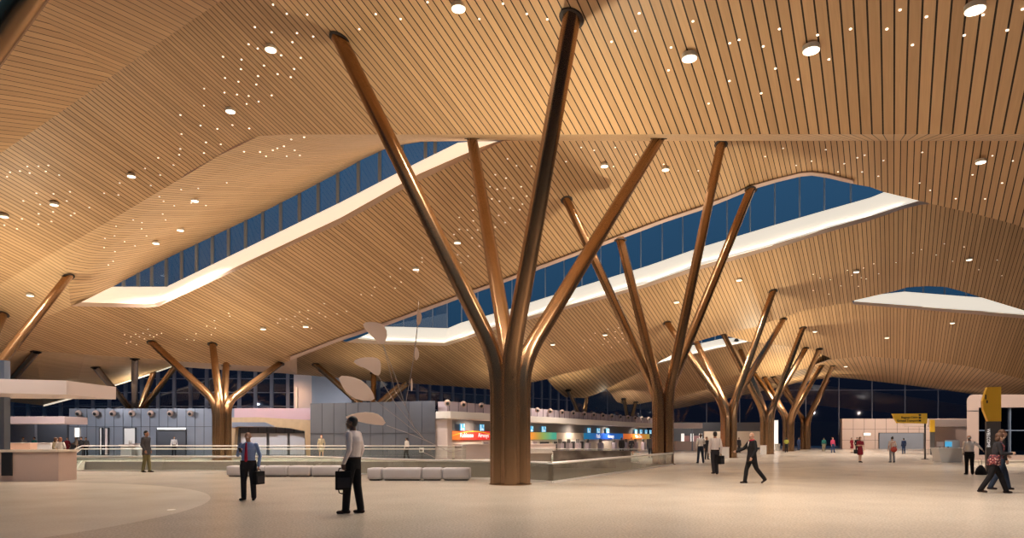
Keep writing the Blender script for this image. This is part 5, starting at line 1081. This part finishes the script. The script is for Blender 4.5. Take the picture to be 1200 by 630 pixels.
P_('person in a yellow green top by the foot of the fifth tree column', 921.5, 529.8, 17.3, math.pi - 0.2, top='yellowtop', legs='charcoal', skin='dark', vox=0.022, sleeve='short')
P_('distant dark figure between the last two tree columns', 936, 527.4, 15, 0.3, top='navy', legs='navy', skin='mid', vox=0.025)
P_('distant person in a pale coat at the left of the far floor by the dark glass', 983, 527.5, 13, -0.4, top='charcoal', legs='grey', skin='mid', vox=0.03) if False else None
# far side of the opening
P_('man in a white top standing before the recessed shopfront on the left', 204, 533.5, 22.5, 0.4, top='offwhite', legs='charcoal', skin='mid', hair='brown', vox=0.022)
P_('woman in a pale olive dress standing at the dark wall beyond the opening', 376.5, 537.2, 28, 0.1, top='khaki', legs='khaki', skin='light', hair='auburn', hairstyle='long', outfit='dress', vox=0.02)
o, W_, J, sc = P_('man in a white shirt and dark trousers walking left before the dark wall', 476.5, 538.6, 26.5, -2.0, dict(Lk=(0.09, -0.12, 0.5), La=(0.09, -0.15, 0.09), Ra=(-0.09, 0.2, 0.09)), top='offwhite', legs='charcoal', skin='mid', hair='black', vox=0.02)
for i, (px, yf, h, tp, lb) in enumerate(((89.5, 535, 23.5, 'beige', 'person in a beige top at the left end of the dark-haired group by the balustrade'), (95, 536, 24.5, 'charcoal', 'dark-clothed person second from left in the group beyond the balustrade'), (100.5, 535.5, 23.5, 'greyjacket', 'person in a grey jacket at the right end of the group beyond the balustrade'))):
    P_(lb, px, yf, h, -0.8 + 0.6 * i, dict(Re=(-0.24, -0.04, 1.16), Rw=(-0.12, -0.22, 1.15)), top=tp, legs='charcoal', skin='mid', hair='black', vox=0.022)
P_('person in a dark red top behind the woman in white on the left', 78.5, 534.5, 22.0, 0.3, top='maroon', legs='black', skin='light', hair='auburn', vox=0.022, outfit='dress')
P_('auburn-haired woman in a loose white top and black shorts walking away by the reception desk', 71, 549.5, 37.5, math.pi, dict(Le=(0.27, 0.02, 1.17), Lw=(0.2, -0.12, 0.98), Re=(-0.27, 0.02, 1.17)), top='offwhite', legs='black', skin='light', hair='auburn', hairstyle='bob', outfit='skirt', vox=0.015, sleeve='short')
P_('brown-haired person just left of the woman in the loose white top', 65.5, 545, 33, math.pi - 0.4, top='khaki', legs='charcoal', skin='light', hair='brown', hairstyle='long', vox=0.018)
# check-in queue
P_('dark-clothed heavyset person standing before the blue check-in sign', 728.5, 534, 22, 2.8, top='black', legs='black', skin='dark', vox=0.022, outfit='jacket', build=1.15)
P_('person in a dark skirt standing before the far orange check-in sign', 740, 534, 21.5, 3.3, top='charcoal', skin='mid', outfit='dress', hairstyle='bun', vox=0.022)
P_('dark-clothed person partly hidden by the second tree column', 762.5, 536, 26, 2.6, top='greyjacket', legs='charcoal', skin='mid', vox=0.022, outfit='jacket')
for px, k, lb in ((27, 0.3, 'left'), (40, -0.2, 'right')):
    P_('dark-haired staff member behind the cafe counter, %s of the two' % lb, px, 536.5, 25, k, top='teal' if lb == 'right' else 'grey', legs='charcoal', skin='mid', vox=0.022)
